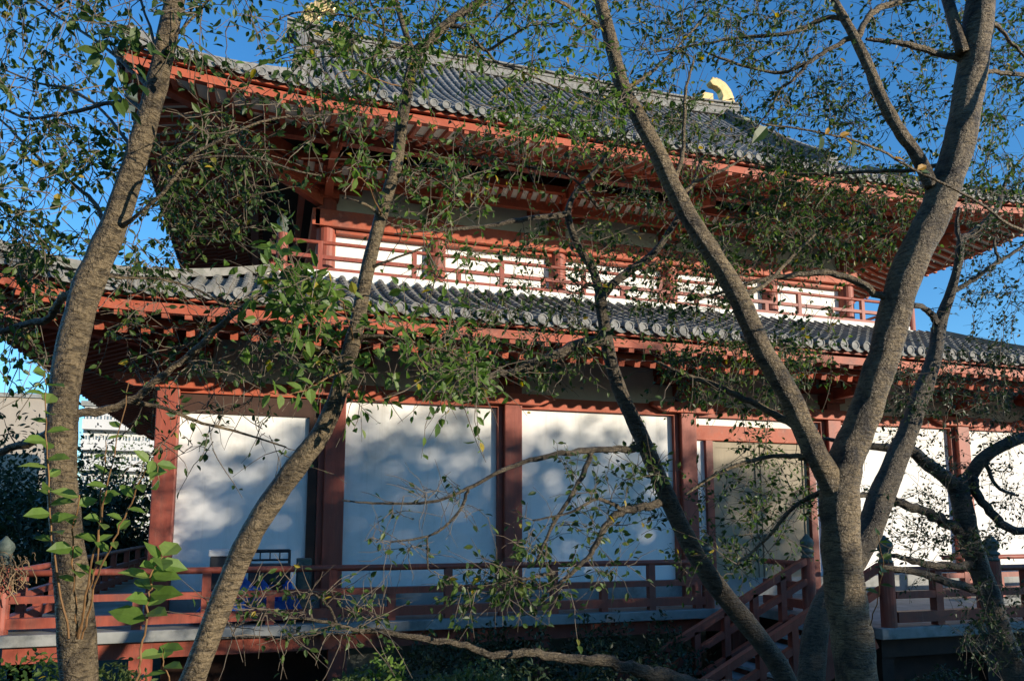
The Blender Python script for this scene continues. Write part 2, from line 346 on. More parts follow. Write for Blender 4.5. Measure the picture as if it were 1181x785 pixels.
for i in range(5):
    a, b = UC[i] + .2, UC[i + 1] - .2
    hp(MB().box(a, b, YU, YU + .12, BF, 7.13), 'wall_panel', M['plaster'])
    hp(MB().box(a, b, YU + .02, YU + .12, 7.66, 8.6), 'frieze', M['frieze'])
    hp(MB().box(a + .02, b - .02, YU - .14, YU + .14, 7.22, 7.655), 'tie_beam', M['red'])
    hp(MB().box(a + .02, b - .02, YU - .20, YU + .14, 7.133, 7.217), 'tie_beam', M['red'])
hp(MB().box(UL - .30, UR + .30, YU - .36, YU - .18, 7.24, 7.66), 'tie_beam', M['red'], bevel=.015)
hp(MB().box(UL - .06, UL + .06, YU + .1, UB, BF, 8.9), 'wall', M['plaster'])
hp(MB().box(UR - .06, UR + .06, YU + .1, UB, BF, 8.9), 'wall', M['plaster'])
hp(MB().box(UL, UR, UB, UB + .12, 3, 8.9), 'wall', M['plaster'])
hp(MB().box(UL - .36, UL - .18, YU - .36, UB, 7.24, 7.66), 'tie_beam', M['red'])
hp(MB().box(UL - 2.0, UR + 2.0, YU - .10, YU + .06, 8.62, 8.85), 'wall_beam', M['red'])
hp(MB().box(UL - 1.6, UR + 1.6, YU - .68, YU - .52, 8.20, 8.45), 'wall_beam', M['red'])
hp(MB().box(UL - 1.9, UR + 1.9, YU - 1.12, YU - .95, 8.545, 8.72), 'wall_beam', M['red'])
hp(MB().box(UL - 2.3, UR + 2.3, YU - 1.92, YU - 1.70, 8.66, 8.87), 'purlin', M['redcol'])
for X, s in ((UL, -1), (UR, 1)):
    hp(MB().box(min(X + s * 1.92, X + s * 1.70), max(X + s * 1.92, X + s * 1.70), YU - 1.69, UB + 1.5, 8.66, 8.87), 'purlin', M['redcol'])
    hp(MB().box(min(X + s * .68, X + s * .52), max(X + s * .68, X + s * .52), YU - .5, UB, 8.20, 8.45), 'wall_beam', M['red'])
# small coved ceiling between the two beams: white boards with red ribs
c = MB(); c.add([(UL - 1.6, YU - 1.0, 8.56), (UR + 1.6, YU - 1.0, 8.56), (UR + 1.6, YU - .6, 8.42), (UL - 1.6, YU - .6, 8.42)], [(0, 1, 2, 3)])
c.add([(UL - 1.6, YU - 1.0, 8.59), (UR + 1.6, YU - 1.0, 8.59), (UR + 1.6, YU - .6, 8.45), (UL - 1.6, YU - .6, 8.45)], [(3, 2, 1, 0)])
cove = hp(c, 'coved_ceiling', M['soffit'])
r_ = MB(); x = UL - 1.4
while x < UR + 1.4: r_.beam((x, YU - .97, 8.53), (x, YU - .62, 8.40), .10, .07); x += .27
hp(r_, 'rib', M['red'], cove)
# corner beams of the upper eave
for X, s in ((UL, -1), (UR, 1)):
    b = MB(); b.beam((X, YU, 8.30), (X + s * 2.1, YU - 2.1, 8.25), .24, .34); b.beam((X, YU, 8.75), (X + s * 3.95, YU - 3.95, 8.55), .22, .32)
    b.beam((X - s * .05, YU + .05, 7.9), (X + s * 1.3, YU - 1.3, 8.1), .2, .3)
    hp(b, 'corner_beam', M['red'], bevel=.015)
# balcony
YBAL = 17.62; o_ = 1.4
v = MB().box(UL - o_, UR + o_, YBAL, YU, BF - .12, BF - .003); v.box(UL - o_, UL, YU, UB, BF - .121, BF - .004); v.box(UR, UR + o_, YU, UB, BF - .121, BF - .004)
hp(v, 'balcony_floor', M['soffit'])
railing(YBAL + .12, UL - o_ + .12, UR + o_ - .12, BF, .80, 'x', None, top_r=.045, sc=.8, first=UL - .2, stepp=2.2, newel=(UL - o_ + .35, UR + o_ - .15))
railing(UL - o_ + .12, YBAL + .3, UB, BF, .80, 'y', None, top_r=.045, sc=.8, first=18.5, stepp=2.2)
railing(UR + o_ - .12, YBAL + .3, UB, BF, .80, 'y', None, top_r=.045, sc=.8, first=18.5, stepp=2.2)
hp(MB().box(UL - o_ + .2, UR + o_ - .2, YBAL + .2, YU - .2, 4.6, BF - .125), 'balcony_base', M['darkwood_and_shade'])

# ------------------------------------------------------------------ eaves and tiled roofs
def frame(side, xl, xr, yf, yb):
    """maps (u, t, z): u along the eave, t inwards."""
    if side == 'front': return (lambda u, t, z: (u, yf + t, z)), xl, xr
    if side == 'back': return (lambda u, t, z: (u, yb - t, z)), xl, xr
    if side == 'left': return (lambda u, t, z: (xl + t, u, z)), yf, yb
    return (lambda u, t, z: (xr - t, u, z)), yf, yb
def ups(u, a, b, amp, L):
    d = min(u - a, b - u); return amp * max(0, 1 - d / L) ** 2
RAFTERS = [0]
def eave(side, ext, ez, tiers, amp, L, spacing, parts_range, parent_name, tin, sof):
    """fascia strips, rafters in two tiers and white boards under one side of a roof.
    tiers: ((t0,z0,t1,z1,w,h),...) rafter axis from outer to inner end, relative z; sof: soffit offset above the axis"""
    mp, a, b = frame(side, *ext)
    e = MB(); K = 60
    us = [a + (b - a) * i / K for i in range(K + 1)]
    def strip(t, w, z0, z1, ins=0):
        vs = []
        for u in us:
            uu = min(max(u, a + t), b - t); q = ups(u, a, b, amp, L)
            for tt, zz in ((t, z0), (t, z1), (t + w, z1), (t + w, z0)): vs.append(mp(min(max(u, a + tt), b - tt), tt, ez + zz + q))
        fs = []
        for i in range(K):
            for j in range(4):
                j2 = (j + 1) % 4; fs.append((i * 4 + j, i * 4 + j2, i * 4 + 4 + j2, i * 4 + 4 + j))
        e.add(vs, fs)
    strip(.06, .10, -.12, -.03); strip(.13, .14, -.33, -.17)
    (t0, z0, t1, z1, w, h), (s0, y0, s1, y1, w2, h2) = tiers
    strip(s0 + .09, .12, y0 + .5 * h2 + .03, y0 + .5 * h2 + .15)
    ev = hp(e, 'eave', M['red'])
    ev2 = MB()
    for (ta, za, tb, zb, ww, hh) in tiers:
        vs = []
        for u in us:
            q = ups(u, a, b, amp, L)
            vs += [mp(min(max(u, a + ta), b - ta), ta, ez + za + hh / 2 + .01 + q), mp(min(max(u, a + tb), b - tb), tb, ez + zb + hh / 2 + .01 + q * .55)]
        ev2.add(vs, [(2 * i, 2 * i + 1, 2 * i + 3, 2 * i + 2) for i in range(K)])
    hp(ev2, 'soffit', sof, ev)
    rest = MB()
    n = int((b - a - .5) / spacing); off = (b - a - n * spacing) / 2
    for i in range(n + 1):
        u = a + off + i * spacing; d = min(u - a, b - u); q = ups(u, a, b, amp, L)
        for k, (ta, za, tb, zb, ww, hh) in enumerate(tiers):
            te = min(tb, d)
            if te < ta + .12: continue
            f = (te - ta) / (tb - ta)
            A = mp(u, ta, ez + za + q); B = mp(u, te, ez + za + (zb - za) * f + q * (1 - .45 * f))
            if k == 0 and side == 'front' and parts_range[0] < u < parts_range[1] and RAFTERS[0] < 100:
                hp(MB().beam(A, B, ww, hh), 'rafter', M['red'], ev); RAFTERS[0] += 1
            else: rest.beam(A, B, ww, hh)
    o = hp(rest, 'rafter', M['red'], ev); o['kind'] = 'stuff'
    return ev
def tiles(side, ext, zf, tmax, pitch, mat, amp, L, name='roof', rr=.075, tl=.30, caps=True, rng=None):
    mp, a, b = frame(side, *ext)
    m = MB(); cp = MB()
    n = int((b - a) / pitch); off = (b - a - n * pitch) / 2 + pitch / 2
    for i in range(n):
        u = a + off + i * pitch; T = tmax(u)
        if T < .15: continue
        q = ups(u, a, b, amp, L)
        k = max(1, int(round(T / tl))); ts = []
        for j in range(k): ts += [(j * tl if j else -.03, .02), ((j + 1) * tl - .001 if j < k - 1 else T, 0)]
        jx = random.uniform(-.006, .006); jz = random.uniform(-.006, .006)
        vs = []
        for t, st in ts:
            z = zf(t) + q * max(0, 1 - t / 5.0) ** 1.5
            for ph in range(6):
                an = math.pi * ph / 5; vs.append(mp(u + jx - math.cos(an) * rr, t, z + .03 + st * .6 + jz + math.sin(an) * rr))
        kk = len(ts)
        m.add(vs, [(r * 6 + c_, r * 6 + c_ + 1, r * 6 + c_ + 7, r * 6 + c_ + 6) for r in range(kk - 1) for c_ in range(5)])
        vs = []
        for t, st in ts:
            z = zf(t) + q * max(0, 1 - t / 5.0) ** 1.5
            for du, dz in ((-pitch / 2, .035), (-pitch * .25, .005), (0, 0), (pitch * .25, .005), (pitch / 2, .035)): vs.append(mp(u + pitch / 2 + du, t, z + dz + st))
        m.add(vs, [(r * 5 + c_, r * 5 + c_ + 1, r * 5 + c_ + 6, r * 5 + c_ + 5) for r in range(kk - 1) for c_ in range(4)])
        if caps:
            z0 = zf(0) + q + .035; rad = rr * 1.22
            ring = []
            for rr_, tt in ((rad * .7, -.075), (rad * .78, -.09), (rad, -.09), (rad, -.03)):
                for j in range(12):
                    an = 2 * math.pi * j / 12; ring.append(mp(u + jx + math.cos(an) * rr_, tt, z0 + math.sin(an) * rr_))
            cp.add(ring, [tuple(range(12))] + [(r * 12 + j, r * 12 + (j + 1) % 12, r * 12 + 12 + (j + 1) % 12, r * 12 + 12 + j) for r in range(3) for j in range(12)])
            lip = []
            for s in range(7):
                f = s / 6; uu = u + pitch * (f); dz = -.06 * math.sin(math.pi * f)
                lip += [mp(uu, -.035, z0 - .01 + dz * .5), mp(uu, -.045, z0 - .075 + dz)]
            cp.add(lip, [(2 * s, 2 * s + 1, 2 * s + 3, 2 * s + 2) for s in range(6)])
    o = hp(m, name, mat, smooth=False)
    if caps: hp(cp, 'tile_end', M['tileend'], o)
    return o

# upper roof (hip and gable)
UEX = (-2.97, 21.06, 14.84, 32.16)
UE = 8.60
TR = (UEX[3] - UEX[2]) / 2                       # eave to ridge
def zu(t): return UE + .55 * t + .0225 * t * t
GX0, GX1 = .62, 15.85
def tmu(u): 
    if u < GX0: return u - UEX[0]
    if u > GX1: return UEX[1] - u
    return TR
def tiers_u(): return ((.16, -.35, 1.32, -.06, .095, .10), (1.22, -.12, 2.55, .40, .105, .115))
for sd in ('front', 'left', 'right', 'back'):
    eave(sd, UEX, UE, tiers_u(), .30, 4.5, .34, (-3, 30), 'upper', 2.5, M['soffit'])
roofU = tiles('front', UEX, zu, tmu, .262, M['tile'], .30, 4.5)
tiles('left', UEX, zu, lambda u: min(u - UEX[2], UEX[3] - u, 3.6), .262, M['tile'], .30, 4.5)
tiles('right', UEX, zu, lambda u: min(u - UEX[2], UEX[3] - u, 5.2), .262, M['tile'], .30, 4.5)
tiles('back', UEX, zu, tmu, .262, M['tile'], .30, 4.5, tl=1.5, caps=False)
YR = UEX[2] + TR; ZR = zu(TR)
# ridge
rg = MB(); K = 40
for w, z0, z1 in ((.26, -.1, .10), (.21, .103, .22), (.25, .223, .27), (.18, .273, .37), (.27, .373, .43)):
    vs = []
    for i in range(K + 1):
        x = GX0 - .55 + (GX1 - GX0 + 1.1) * i / K; f = abs(i / K * 2 - 1); up_ = .16 * max(0, f - .55) ** 2 / .2
        for yy, zz in ((-w, z0), (w, z0), (w, z1), (-w, z1)): vs.append((x, YR + yy, ZR + zz + up_))
    rg.add(vs, [(i * 4 + j, i * 4 + (j + 1) % 4, i * 4 + 4 + (j + 1) % 4, i * 4 + 4 + j) for i in range(K) for j in range(4)] + [(0, 1, 2, 3), (4 * K + 3, 4 * K + 2, 4 * K + 1, 4 * K)])
hp(rg, 'ridge', M['tileend'], roofU)
# verge ridges running down the gable ends, hip ridges to the corners
def verge(X, s):
    g = MB(); t0_ = 3.3 if s < 0 else 3.4
    for lay, (w, h0, h1) in enumerate([(.20, .0, .10), (.17, .11, .17), (.20, .18, .24), (.16, .25, .31), (.19, .32, .38), (.13, .39, .48)]):
        vs = []; k = 22
        for i in range(k + 1):
            t = t0_ + (TR - t0_) * i / k; z = zu(t); fl = s * .12 * (1 - i / k) ** 2
            for xx, zz in ((-w, h0), (w, h0), (w, h1), (-w, h1)): vs.append((X + fl + xx, UEX[2] + t, z + zz))
        g.add(vs, [(i * 4 + j, i * 4 + (j + 1) % 4, i * 4 + 4 + (j + 1) % 4, i * 4 + 4 + j) for i in range(k) for j in range(4)] + [(0, 1, 2, 3), (4 * k + 3, 4 * k + 2, 4 * k + 1, 4 * k)])
    n = len(g.v); base = list(g.v)                # mirrored copy on the back slope
    g.v += [(x, 2 * YR - y, z) for x, y, z in base]; g.f += [tuple(i + n for i in f) for f in g.f]; g.mi += g.mi
    hp(g, 'verge_ridge', M['tileend'], roofU)
    # gable wall and bargeboards
    w = MB(); w.add([(X, UEX[2] + t0_ + .2, zu(t0_ + .2) - .15), (X, YR, ZR - .3), (X, 2 * YR - UEX[2] - t0_ - .2, zu(t0_ + .2) - .15)], [(0, 1, 2)])
    hp(w, 'gable', M['soffit'], roofU)
verge(GX0 - .12, -1); verge(GX1 + .12, 1)
def hip(ext, zf, t1, amp, mat, par):
    for sx in (0, 1):
        for sy in (0, 1):
            h = MB(); k = 14
            for (w, h0, h1) in ((.17, .02, .10), (.13, .105, .155), (.10, .16, .20)):
                vs = []
                for i in range(k + 1):
                    t = .12 + (t1 - .12) * i / k; q = amp * max(0, 1 - t / 4.5) ** 2 * max(0, 1 - t / 5) ** 1.5
                    x = ext[0] + t if sx == 0 else ext[1] - t; y = ext[2] + t if sy == 0 else ext[3] - t
                    dx, dy = (1 if (sx == sy) else -1) * w * .7, -w * .7
                    up_ = .14 * max(0, 1 - t / 1.2) ** 2
                    for s_, zz in ((-1, h0), (1, h0), (1, h1), (-1, h1)): vs.append((x + s_ * dx, y + s_ * dy, zf(t) + q + zz + up_))
                h.add(vs, [(i * 4 + j, i * 4 + (j + 1) % 4, i * 4 + 4 + (j + 1) % 4, i * 4 + 4 + j) for i in range(k) for j in range(4)] + [(0, 1, 2, 3), (4 * k + 3, 4 * k + 2, 4 * k + 1, 4 * k)])
            hp(h, 'hip_ridge', mat, par)
hip(UEX, zu, 3.6, .3, M['tile'], roofU)
# gold ridge-end ornaments (curled fish tail)
def shibi(X, s, k=.76):
    body = [(-.42, -.15), (.52, -.15), (.60, .25), (.56, .65), (.40, 1.05), (.12, 1.36), (-.25, 1.52), (-.62, 1.50), (-.80, 1.30), (-.66, 1.12), (-.42, 1.10), (-.2, .95), (-.08, .65), (-.16, .35), (-.42, .25)]
    body = [(x * k, z * k - .12) for x, z in body]
    m = MB(); m.prism([(X + s * x, ZR + .44 + z) for x, z in body][::s], YR - .15, YR + .15)
    for i in range(1, 7):                        # notched dorsal fin
        x0, z0 = body[i]; x1, z1 = body[i + 1]
        for f in (0, .5):
            ax, az = x0 + (x1 - x0) * f, z0 + (z1 - z0) * f; bx, bz = x0 + (x1 - x0) * (f + .4), z0 + (z1 - z0) * (f + .4)
            nx_, nz_ = (z1 - z0), -(x1 - x0); l = math.hypot(nx_, nz_); nx_, nz_ = -nx_ / l * -.09, -nz_ / l * -.09
            m.prism([(X + s * ax, ZR + .44 + az), (X + s * bx, ZR + .44 + bz), (X + s * (bx + nx_), ZR + .44 + bz + nz_), (X + s * (ax + nx_), ZR + .44 + az + nz_)][::s], YR - .06, YR + .06)
    m.prism([(X - s * 1.05, ZR + .42), (X - s * .50, ZR + .42), (X - s * .50, ZR + .80), (X - s * .95, ZR + .80)][::s], YR - .2, YR + .2)
    hp(m, 'ridge_ornament', M['gold'], roofU, bevel=.03)
shibi(GX0 + .35, -1); shibi(GX1 - .05, 1)

# lower roof (skirt)
LEX = (-4.82, 23.6, 13.02, 34.0)
LE = 3.68
TL = 4.72
def zl(t): return LE + .27 * t + .030 * t * t
tl_ = ((.16, -.35, 1.0, -.18, .11, .12), (.60, -.53, 2.95, .30, .12, .13))
for sd in ('front', 'left', 'right', 'back'):
    eave(sd, LEX, LE, tl_, .55, 2.7, .345, (-5, 6.2), 'lower', 2.9, M['soffit'])
roofL = tiles('front', LEX, zl, lambda u: min(TL, u - LEX[0], LEX[1] - u), .292, M['tilelow'], .55, 2.7, rr=.082)
tiles('left', LEX, zl, lambda u: min(TL, u - LEX[2], LEX[3] - u), .292, M['tilelow'], .55, 2.7, rr=.082)
tiles('right', LEX, zl, lambda u: min(TL, u - LEX[2], LEX[3] - u), .292, M['tilelow'], .55, 2.7, rr=.082, tl=1.2, caps=False)
tiles('back', LEX, zl, lambda u: min(TL, u - LEX[0], LEX[1] - u), .292, M['tilelow'], .55, 2.7, rr=.082, tl=1.2, caps=False)
hip(LEX, zl, TL, .55, M['tilelow'], roofL)
hp(MB().box(UL - o_ + .05, UR + o_ - .05, YBAL + .05, YBAL + .19, zl(TL) - .3, zl(TL) + .16), 'flashing', M['soffit'], roofL)
for X, s in ((XL, -1), (XR, 1)):
    b = MB(); b.beam((X, YW, 3.45), (X + s * 2.9, YW - 2.9, 3.35), .22, .3); hp(b, 'corner_beam', M['red'])
# ceiling decks so that no daylight falls through the eaves
d = MB(); d.box(UL - 1.9, UR + 1.9, YU - 1.9, UB + 1.5, 9.16, 9.2); hp(d, 'attic_deck', M['darkwood_and_shade'])
d = MB(); d.box(XL + .1, XR - .1, YW + .2, YB, 4.0, 4.04); hp(d, 'attic_deck', M['darkwood_and_shade'])

# ------------------------------------------------------------------ wind bells under the eave corners
def bell(x, y, z, label):
    t = empty('wind_bell', (x, y, z), label, 'bell', 'bells under the eave corners')
    m = MB().lathe((0, 0, -.48), [(.115, 0), (.11, .03), (.095, .08), (.09, .22), (.075, .29), (.035, .32), (.015, .35)], 14)
    o = m.build('bell_body', M['bronze'], None, True); o.parent = t
    m = MB().tube([(0, 0, -.14), (0, 0, .06)], [.012, .012], 6); o = m.build('hanger', M['dark'], None); o.parent = t
    m = MB().tube([(0, 0, -.2), (0, 0, -.58)], [.008, .008], 6).box(-.07, .07, -.006, .006, -.74, -.58); o = m.build('clapper', M['bronze'], None); o.parent = t
bell(UEX[0] + .28, UEX[2] + .28, 8.36, 'green bronze wind bell hanging under the upper roof left corner')
bell(LEX[0] + .35, LEX[2] + .35, 3.72, 'bronze wind bell hanging under the lower roof left corner')

# ------------------------------------------------------------------ staircase from the landing down along the veranda
st = empty('staircase', (8, 11.7, ZG), 'dark red timber staircase climbing from the yard to the veranda landing', 'staircase')
def sp(mb, name, mat, par=None, smooth=False):
    o = mb.build(name, mat, None, smooth); o.parent = par or st
    if (par is None): o.matrix_parent_inverse = Matrix.Translation(st.location).inverted()
    return o
X1, X0 = 9.62, 5.95
slope = (FL - ZG) / (X1 - X0)
ns = 11
for i in range(ns):
    z = FL - (FL - ZG) * (i + 1) / (ns + 1); x = X1 - (X1 - X0) * (i + 1) / (ns + 1)
    sp(MB().box(x - .04, x + .33, 10.72, 12.42, z - .05, z), 'step', M['concrete'])
for y in (10.62, 12.52):
    sp(MB().beam((X1, y, FL - .16), (X0, y, ZG - .02), .12, .36), 'stringer', M['redcol'])
    for h, s in ((.84, .12), (.46, .11)):
        sp(MB().beam((X1 + .25, y, FL + h + .15), (X0 - .1, y, ZG + h + .02), s, s), 'handrail', M['redcol'])
    for i in range(6):
        x = X1 - .3 - i * .62; z = FL + (x - X1) * slope
        sp(MB().box(x - .06, x + .06, y - .06, y + .06, z - .1, z + .86), 'baluster', M['redcol'])

# ------------------------------------------------------------------ things on the veranda
t = empty('storage_box', (-.62, 14.75, FL), 'dark storage box with a pale grey lid on the veranda', 'box')
for nm, mb, mt in (('box_body', MB().box(-.26, .26, -.2, .2, 0, 1.12), M['dark']), ('lid', MB().box(-.29, .29, -.23, .23, 1.123, 1.24), M['grey'])):
    o = mb.build(nm, mt, None, bevel=.02); o.parent = t
t = empty('trolley', (.12, 14.75, FL), 'black folding trolley with an open handle frame on the veranda', 'trolley')
m = MB()
for x in (-.34, .34): m.tube([(x, .1, .05), (x, .1, 1.22)], [.025, .025], 8)
m.tube([(-.34, .1, 1.2), (.34, .1, 1.2)], [.032, .032], 8); m.tube([(-.34, .1, 1.04), (.34, .1, 1.04)], [.02, .02], 8)
for x in (-.17, 0, .17): m.tube([(x, .1, 1.04), (x, .1, 1.2)], [.012, .012], 6)
o = m.build('handle_frame', M['dark']); o.parent = t
o = MB().box(-.36, .36, -.22, .16, .62, .98).build('load', M['dark'], None, bevel=.03); o.parent = t
o = MB().box(-.36, .36, -.26, .16, .12, .60).build('platform', M['darkwood_and_shade'], None, bevel=.02); o.parent = t
for x in (-.3, .3):
    w = MB().lathe((0, 0, -.03), [(.09, 0), (.1, .015), (.1, .045), (.09, .06)], 14); w.v = [(x + v[2], v[1] - .05, .1 + v[0]) for v in w.v]
    o = w.build('wheel', M['dark']); o.parent = t
t = empty('cabinet', (.72, 14.85, FL), 'small grey green metal cabinet beside the trolley', 'cabinet')
o = MB().box(-.13, .13, -.2, .2, 0, 1.06).build('cabinet_body', M['bronze'], None, bevel=.015); o.parent = t
o = MB().box(-.11, .11, -.212, -.203, .05, 1.0).build('door', M['bronze'], None); o.parent = t
m = MB(); nx_, ny_ = 26, 14; vs = []
for j in range(ny_):
    for i in range(nx_):
        u, w = i / (nx_ - 1), j / (ny_ - 1); e = min(1, 5 * min(u, 1 - u, w, 1 - w) + .02)
        vs.append((-1.15 + 1.95 * u, 14.25 + .42 * w, FL + .02 + e * (.55 + .14 * math.sin(u * 13 + w * 5) + .1 * math.sin(u * 29 + 2) + random.uniform(-.05, .05))))
m.add(vs, [(j * nx_ + i, j * nx_ + i + 1, (j + 1) * nx_ + i + 1, (j + 1) * nx_ + i) for j in range(ny_ - 1) for i in range(nx_ - 1)])
tag(m.build('tarpaulin', M['tarp']), 'crumpled bright blue tarpaulin heaped behind the veranda railing', 'tarpaulin')
# dry vines on the left rail
m = MB()
c0 = Vector((-3.75, 13.72, -.78))
for i in range(60):
    p = c0 + Vector((random.gauss(0, .16), random.uniform(-.12, .05), random.uniform(.0, .34))); d = Vector(rnd3(1)[0]) * .05; pts = []
    for k in range(9):
        pts.append(p.copy()); d = d * .8 + Vector(rnd3(1)[0]) * .03 + Vector((0, 0, -.012)); p = p + d
    m.tube(pts, [random.uniform(.004, .011)] * 9, 5)
tag(m.build('dry_vine', M['straw'], None, True), 'tangle of dry straw coloured vines on the left end of the railing', 'vine')

# ------------------------------------------------------------------ foliage helpers
def leaf_arrays(base, direc, normal, L, Wd):
    """base,direc,normal: (n,3); L,Wd: (n,) -> verts, faces of small folded leaves"""
    n = len(base); d = direc / np.linalg.norm(direc, axis=1)[:, None]
    sd = np.cross(d, normal); sd /= (np.linalg.norm(sd, axis=1)[:, None] + 1e-9); nm = np.cross(sd, d)
    prof = [(0, 0, 0), (.28, .42, .06), (.62, .40, .05), (1, 0, -.10), (.62, -.40, .05), (.28, -.42, .06), (.30, 0, -.03), (.64, 0, -.04)]
    V = np.empty((n, 8, 3))
    for k, (a, b, c) in enumerate(prof):
        V[:, k] = base + d * (a * L)[:, None] + sd * (b * Wd)[:, None] + nm * (c * L)[:, None]
    return V.reshape(-1, 3)
LF = [(0, 6, 1), (6, 7, 2, 1), (7, 3, 2), (0, 5, 6), (6, 5, 4, 7), (7, 4, 3)]
def add_leaves(mb, base, direc, normal, L, Wd):
    if len(base) == 0: return
    V = leaf_arrays(np.asarray(base, float), np.asarray(direc, float), np.asarray(normal, float), np.asarray(L, float), np.asarray(Wd, float))
    o = len(mb.v); mb.v += [tuple(x) for x in V.tolist()]
    for i in range(len(base)):
        q = o + 8 * i; mb.f += [tuple(q + k for k in f) for f in LF]
    mb.mi += [mb.cur] * (6 * len(base))

class Tree:
    def __init__(s, name, loc, label, cat, group=None, wk=1.0):
        s.wk = wk
        s.root = empty(name, loc, label, cat, group); s.nodes = []; s.rad = []; s.trunk = MB(); s.branches = []; s.crown = MB(); s.lf = ([], [], [], [], []); s.L0 = Vector(loc); s.twigs = MB()
    def path(s, ctl, sub=6):
        pts = [(P(x, y, Y), w * .5 * pxm(P(x, y, Y)) * P(x, y, Y).dot(FW) / P(x, y, Y).length) for x, y, Y, w in ctl]; out = []
        for i in range(len(pts) - 1):
            p0 = pts[max(i - 1, 0)]; p1 = pts[i]; p2 = pts[i + 1]; p3 = pts[min(i + 2, len(pts) - 1)]
            for k in range(sub):
                t = k / sub
                q = [.5 * ((2 * b) + (-a + c) * t + (2 * a - 5 * b + 4 * c - d) * t * t + (-a + 3 * b - 3 * c + d) * t ** 3) for a, b, c, d in ((p0[0], p1[0], p2[0], p3[0]), (p0[1], p1[1], p2[1], p3[1]))]
                out.append(q)
        out.append(list(pts[-1])); return out
    def limb(s, ctl, n=16, base=False, rough=.06):
        pt = [[p, r * s.wk] for p, r in s.path(ctl)]
        if base:                                  # root flare down into the ground
            p, r = pt[0]; gzv = gz(p.x, p.y); d = (pt[0][0] - pt[3][0]); d = d / max(.05, abs(d.z))
            h = max(.1, p.z - gzv + .12); ext = []
            for k in range(6, 0, -1):
                f = k / 6; ext.append([p + Vector((d.x * h * f * .5, d.y * h * f * .5, -h * f)), r * (1.05 + .8 * f ** 4)])
            pt = ext + pt
        s.trunk.tube([p for p, r in pt], [max(.004, r) for p, r in pt], n, rough=rough, seed=random.uniform(0, 9))
        for p, r in pt: s.nodes.append(p); s.rad.append(r)
    def branch(s, ctl, n=9, nodes=True):
        pt = s.path(ctl, 5); mb = MB()
        amp = .35
        q = []
        for i, (p, r) in enumerate(pt):
            q.append(p + Vector((random.uniform(-1, 1), random.uniform(-1, 1), random.uniform(-1, 1))) * r * amp)
        mb.tube(q, [max(.003, r) for p, r in pt], n, rough=.12, seed=random.uniform(0, 9)); s.branches.append(mb)
        if nodes:
            for p, (_, r) in zip(q, pt): s.nodes.append(p); s.rad.append(r)
    def grow(s, targets, leaf=(.028, .060), dens=1.0, side=3, bare=0.0, maxr=.011):
        """targets: 3D points; each is reached by a curved branchlet from the nearest wood, then twigs and leaves"""
        T = [Vector(t) for t in targets]
        nodes = np.array([tuple(p) for p in s.nodes])
        dist = [float(np.min(np.linalg.norm(nodes - np.array(t), axis=1))) for t in T]
        for k in np.argsort(dist):
            t = T[k]; d = np.linalg.norm(nodes - np.array(t), axis=1)
            # prefer wood that is lower than the target
            pen = d + .25 * np.maximum(0, nodes[:, 2] - t.z)
            i = int(np.argmin(pen)); a = Vector(nodes[i]); D = (t - a); l = D.length
            if l < .03: continue
            r0 = min(maxr, s.rad[i] * .6, .003 + .006 * l); r0 = max(r0, .0022)
            seg = max(4, int(l / .09)); pts = []; rr = []
            bend = Vector(rnd3(1)[0]) * l * .16 + Vector((0, 0, l * .10)); w = Vector((0, 0, 0))
            for j in range(seg + 1):
                f = j / seg; w = w + Vector(rnd3(1)[0]) * .010 * min(1, l)
                pts.append(a + D * f + bend * math.sin(math.pi * f) + w * f); rr.append(r0 * (1 - .78 * f))
            s.twigs.tube(pts, rr, 5, cap=False)
            new = pts[1:]; nodes = np.vstack([nodes, np.array([tuple(p) for p in new])]); s.rad += [r for r in rr[1:]]
            s.nodes += new
            dirn = D.normalized()
            tw = [(pts[len(pts) // 2:], 1.0)]
            for q in range(side):
                j = random.randint(seg // 3, seg); b0 = pts[j]
                dd = (dirn * .7 + Vector(rnd3(1)[0]) * .9).normalized(); ln = random.uniform(.14, .38)
                sp_ = []; w = Vector((0, 0, 0))
                for e in range(5):
                    w = w + Vector(rnd3(1)[0]) * .018; sp_.append(b0 + dd * ln * e / 4 + w + Vector((0, 0, -.10 * ln * (e / 4) ** 2)))
                s.twigs.tube(sp_, [.0030, .0026, .0022, .0018, .0012], 4, cap=False); tw.append((sp_, 1.0))
            if random.random() < bare: continue
            for pts2, wt in tw:
                m = len(pts2)
                nl = max(1, int(round(dens * wt * random.uniform(2.5, 6))))
                for q in range(nl):
                    f = random.uniform(.15, 1) * (m - 1); j = min(int(f), m - 2); p = pts2[j].lerp(pts2[j + 1], f - j)
                    td = (pts2[j + 1] - pts2[j]).normalized()
                    di = (td * .5 + Vector(rnd3(1)[0]) * .85 + Vector((0, 0, -.32))).normalized()
                    no = (Vector((.3, -.62, .45)) + Vector(rnd3(1)[0]) * .8)
                    L = random.uniform(*leaf); s.lf[0].append(tuple(p + di * .012)); s.lf[1].append(tuple(di)); s.lf[2].append(tuple(no)); s.lf[3].append(L); s.lf[4].append(L * random.uniform(.48, .64))
    def finish(s, barkm, leafm, trunkname='trunk'):
        inv = Matrix.Translation(s.L0).inverted()
        o = s.trunk.build(trunkname, barkm, None, True); o.parent = s.root; o.matrix_parent_inverse = inv
        for mb in s.branches:
            o = mb.build('branch', barkm, None, True); o.parent = s.root; o.matrix_parent_inverse = inv
        c = s.twigs; c.cur = 1; add_leaves(c, *s.lf)
        if c.v:
            o = c.build('crown', [M['twig'], leafm], None, False); o.parent = s.root; o.matrix_parent_inverse = inv
        return len(s.lf[0])
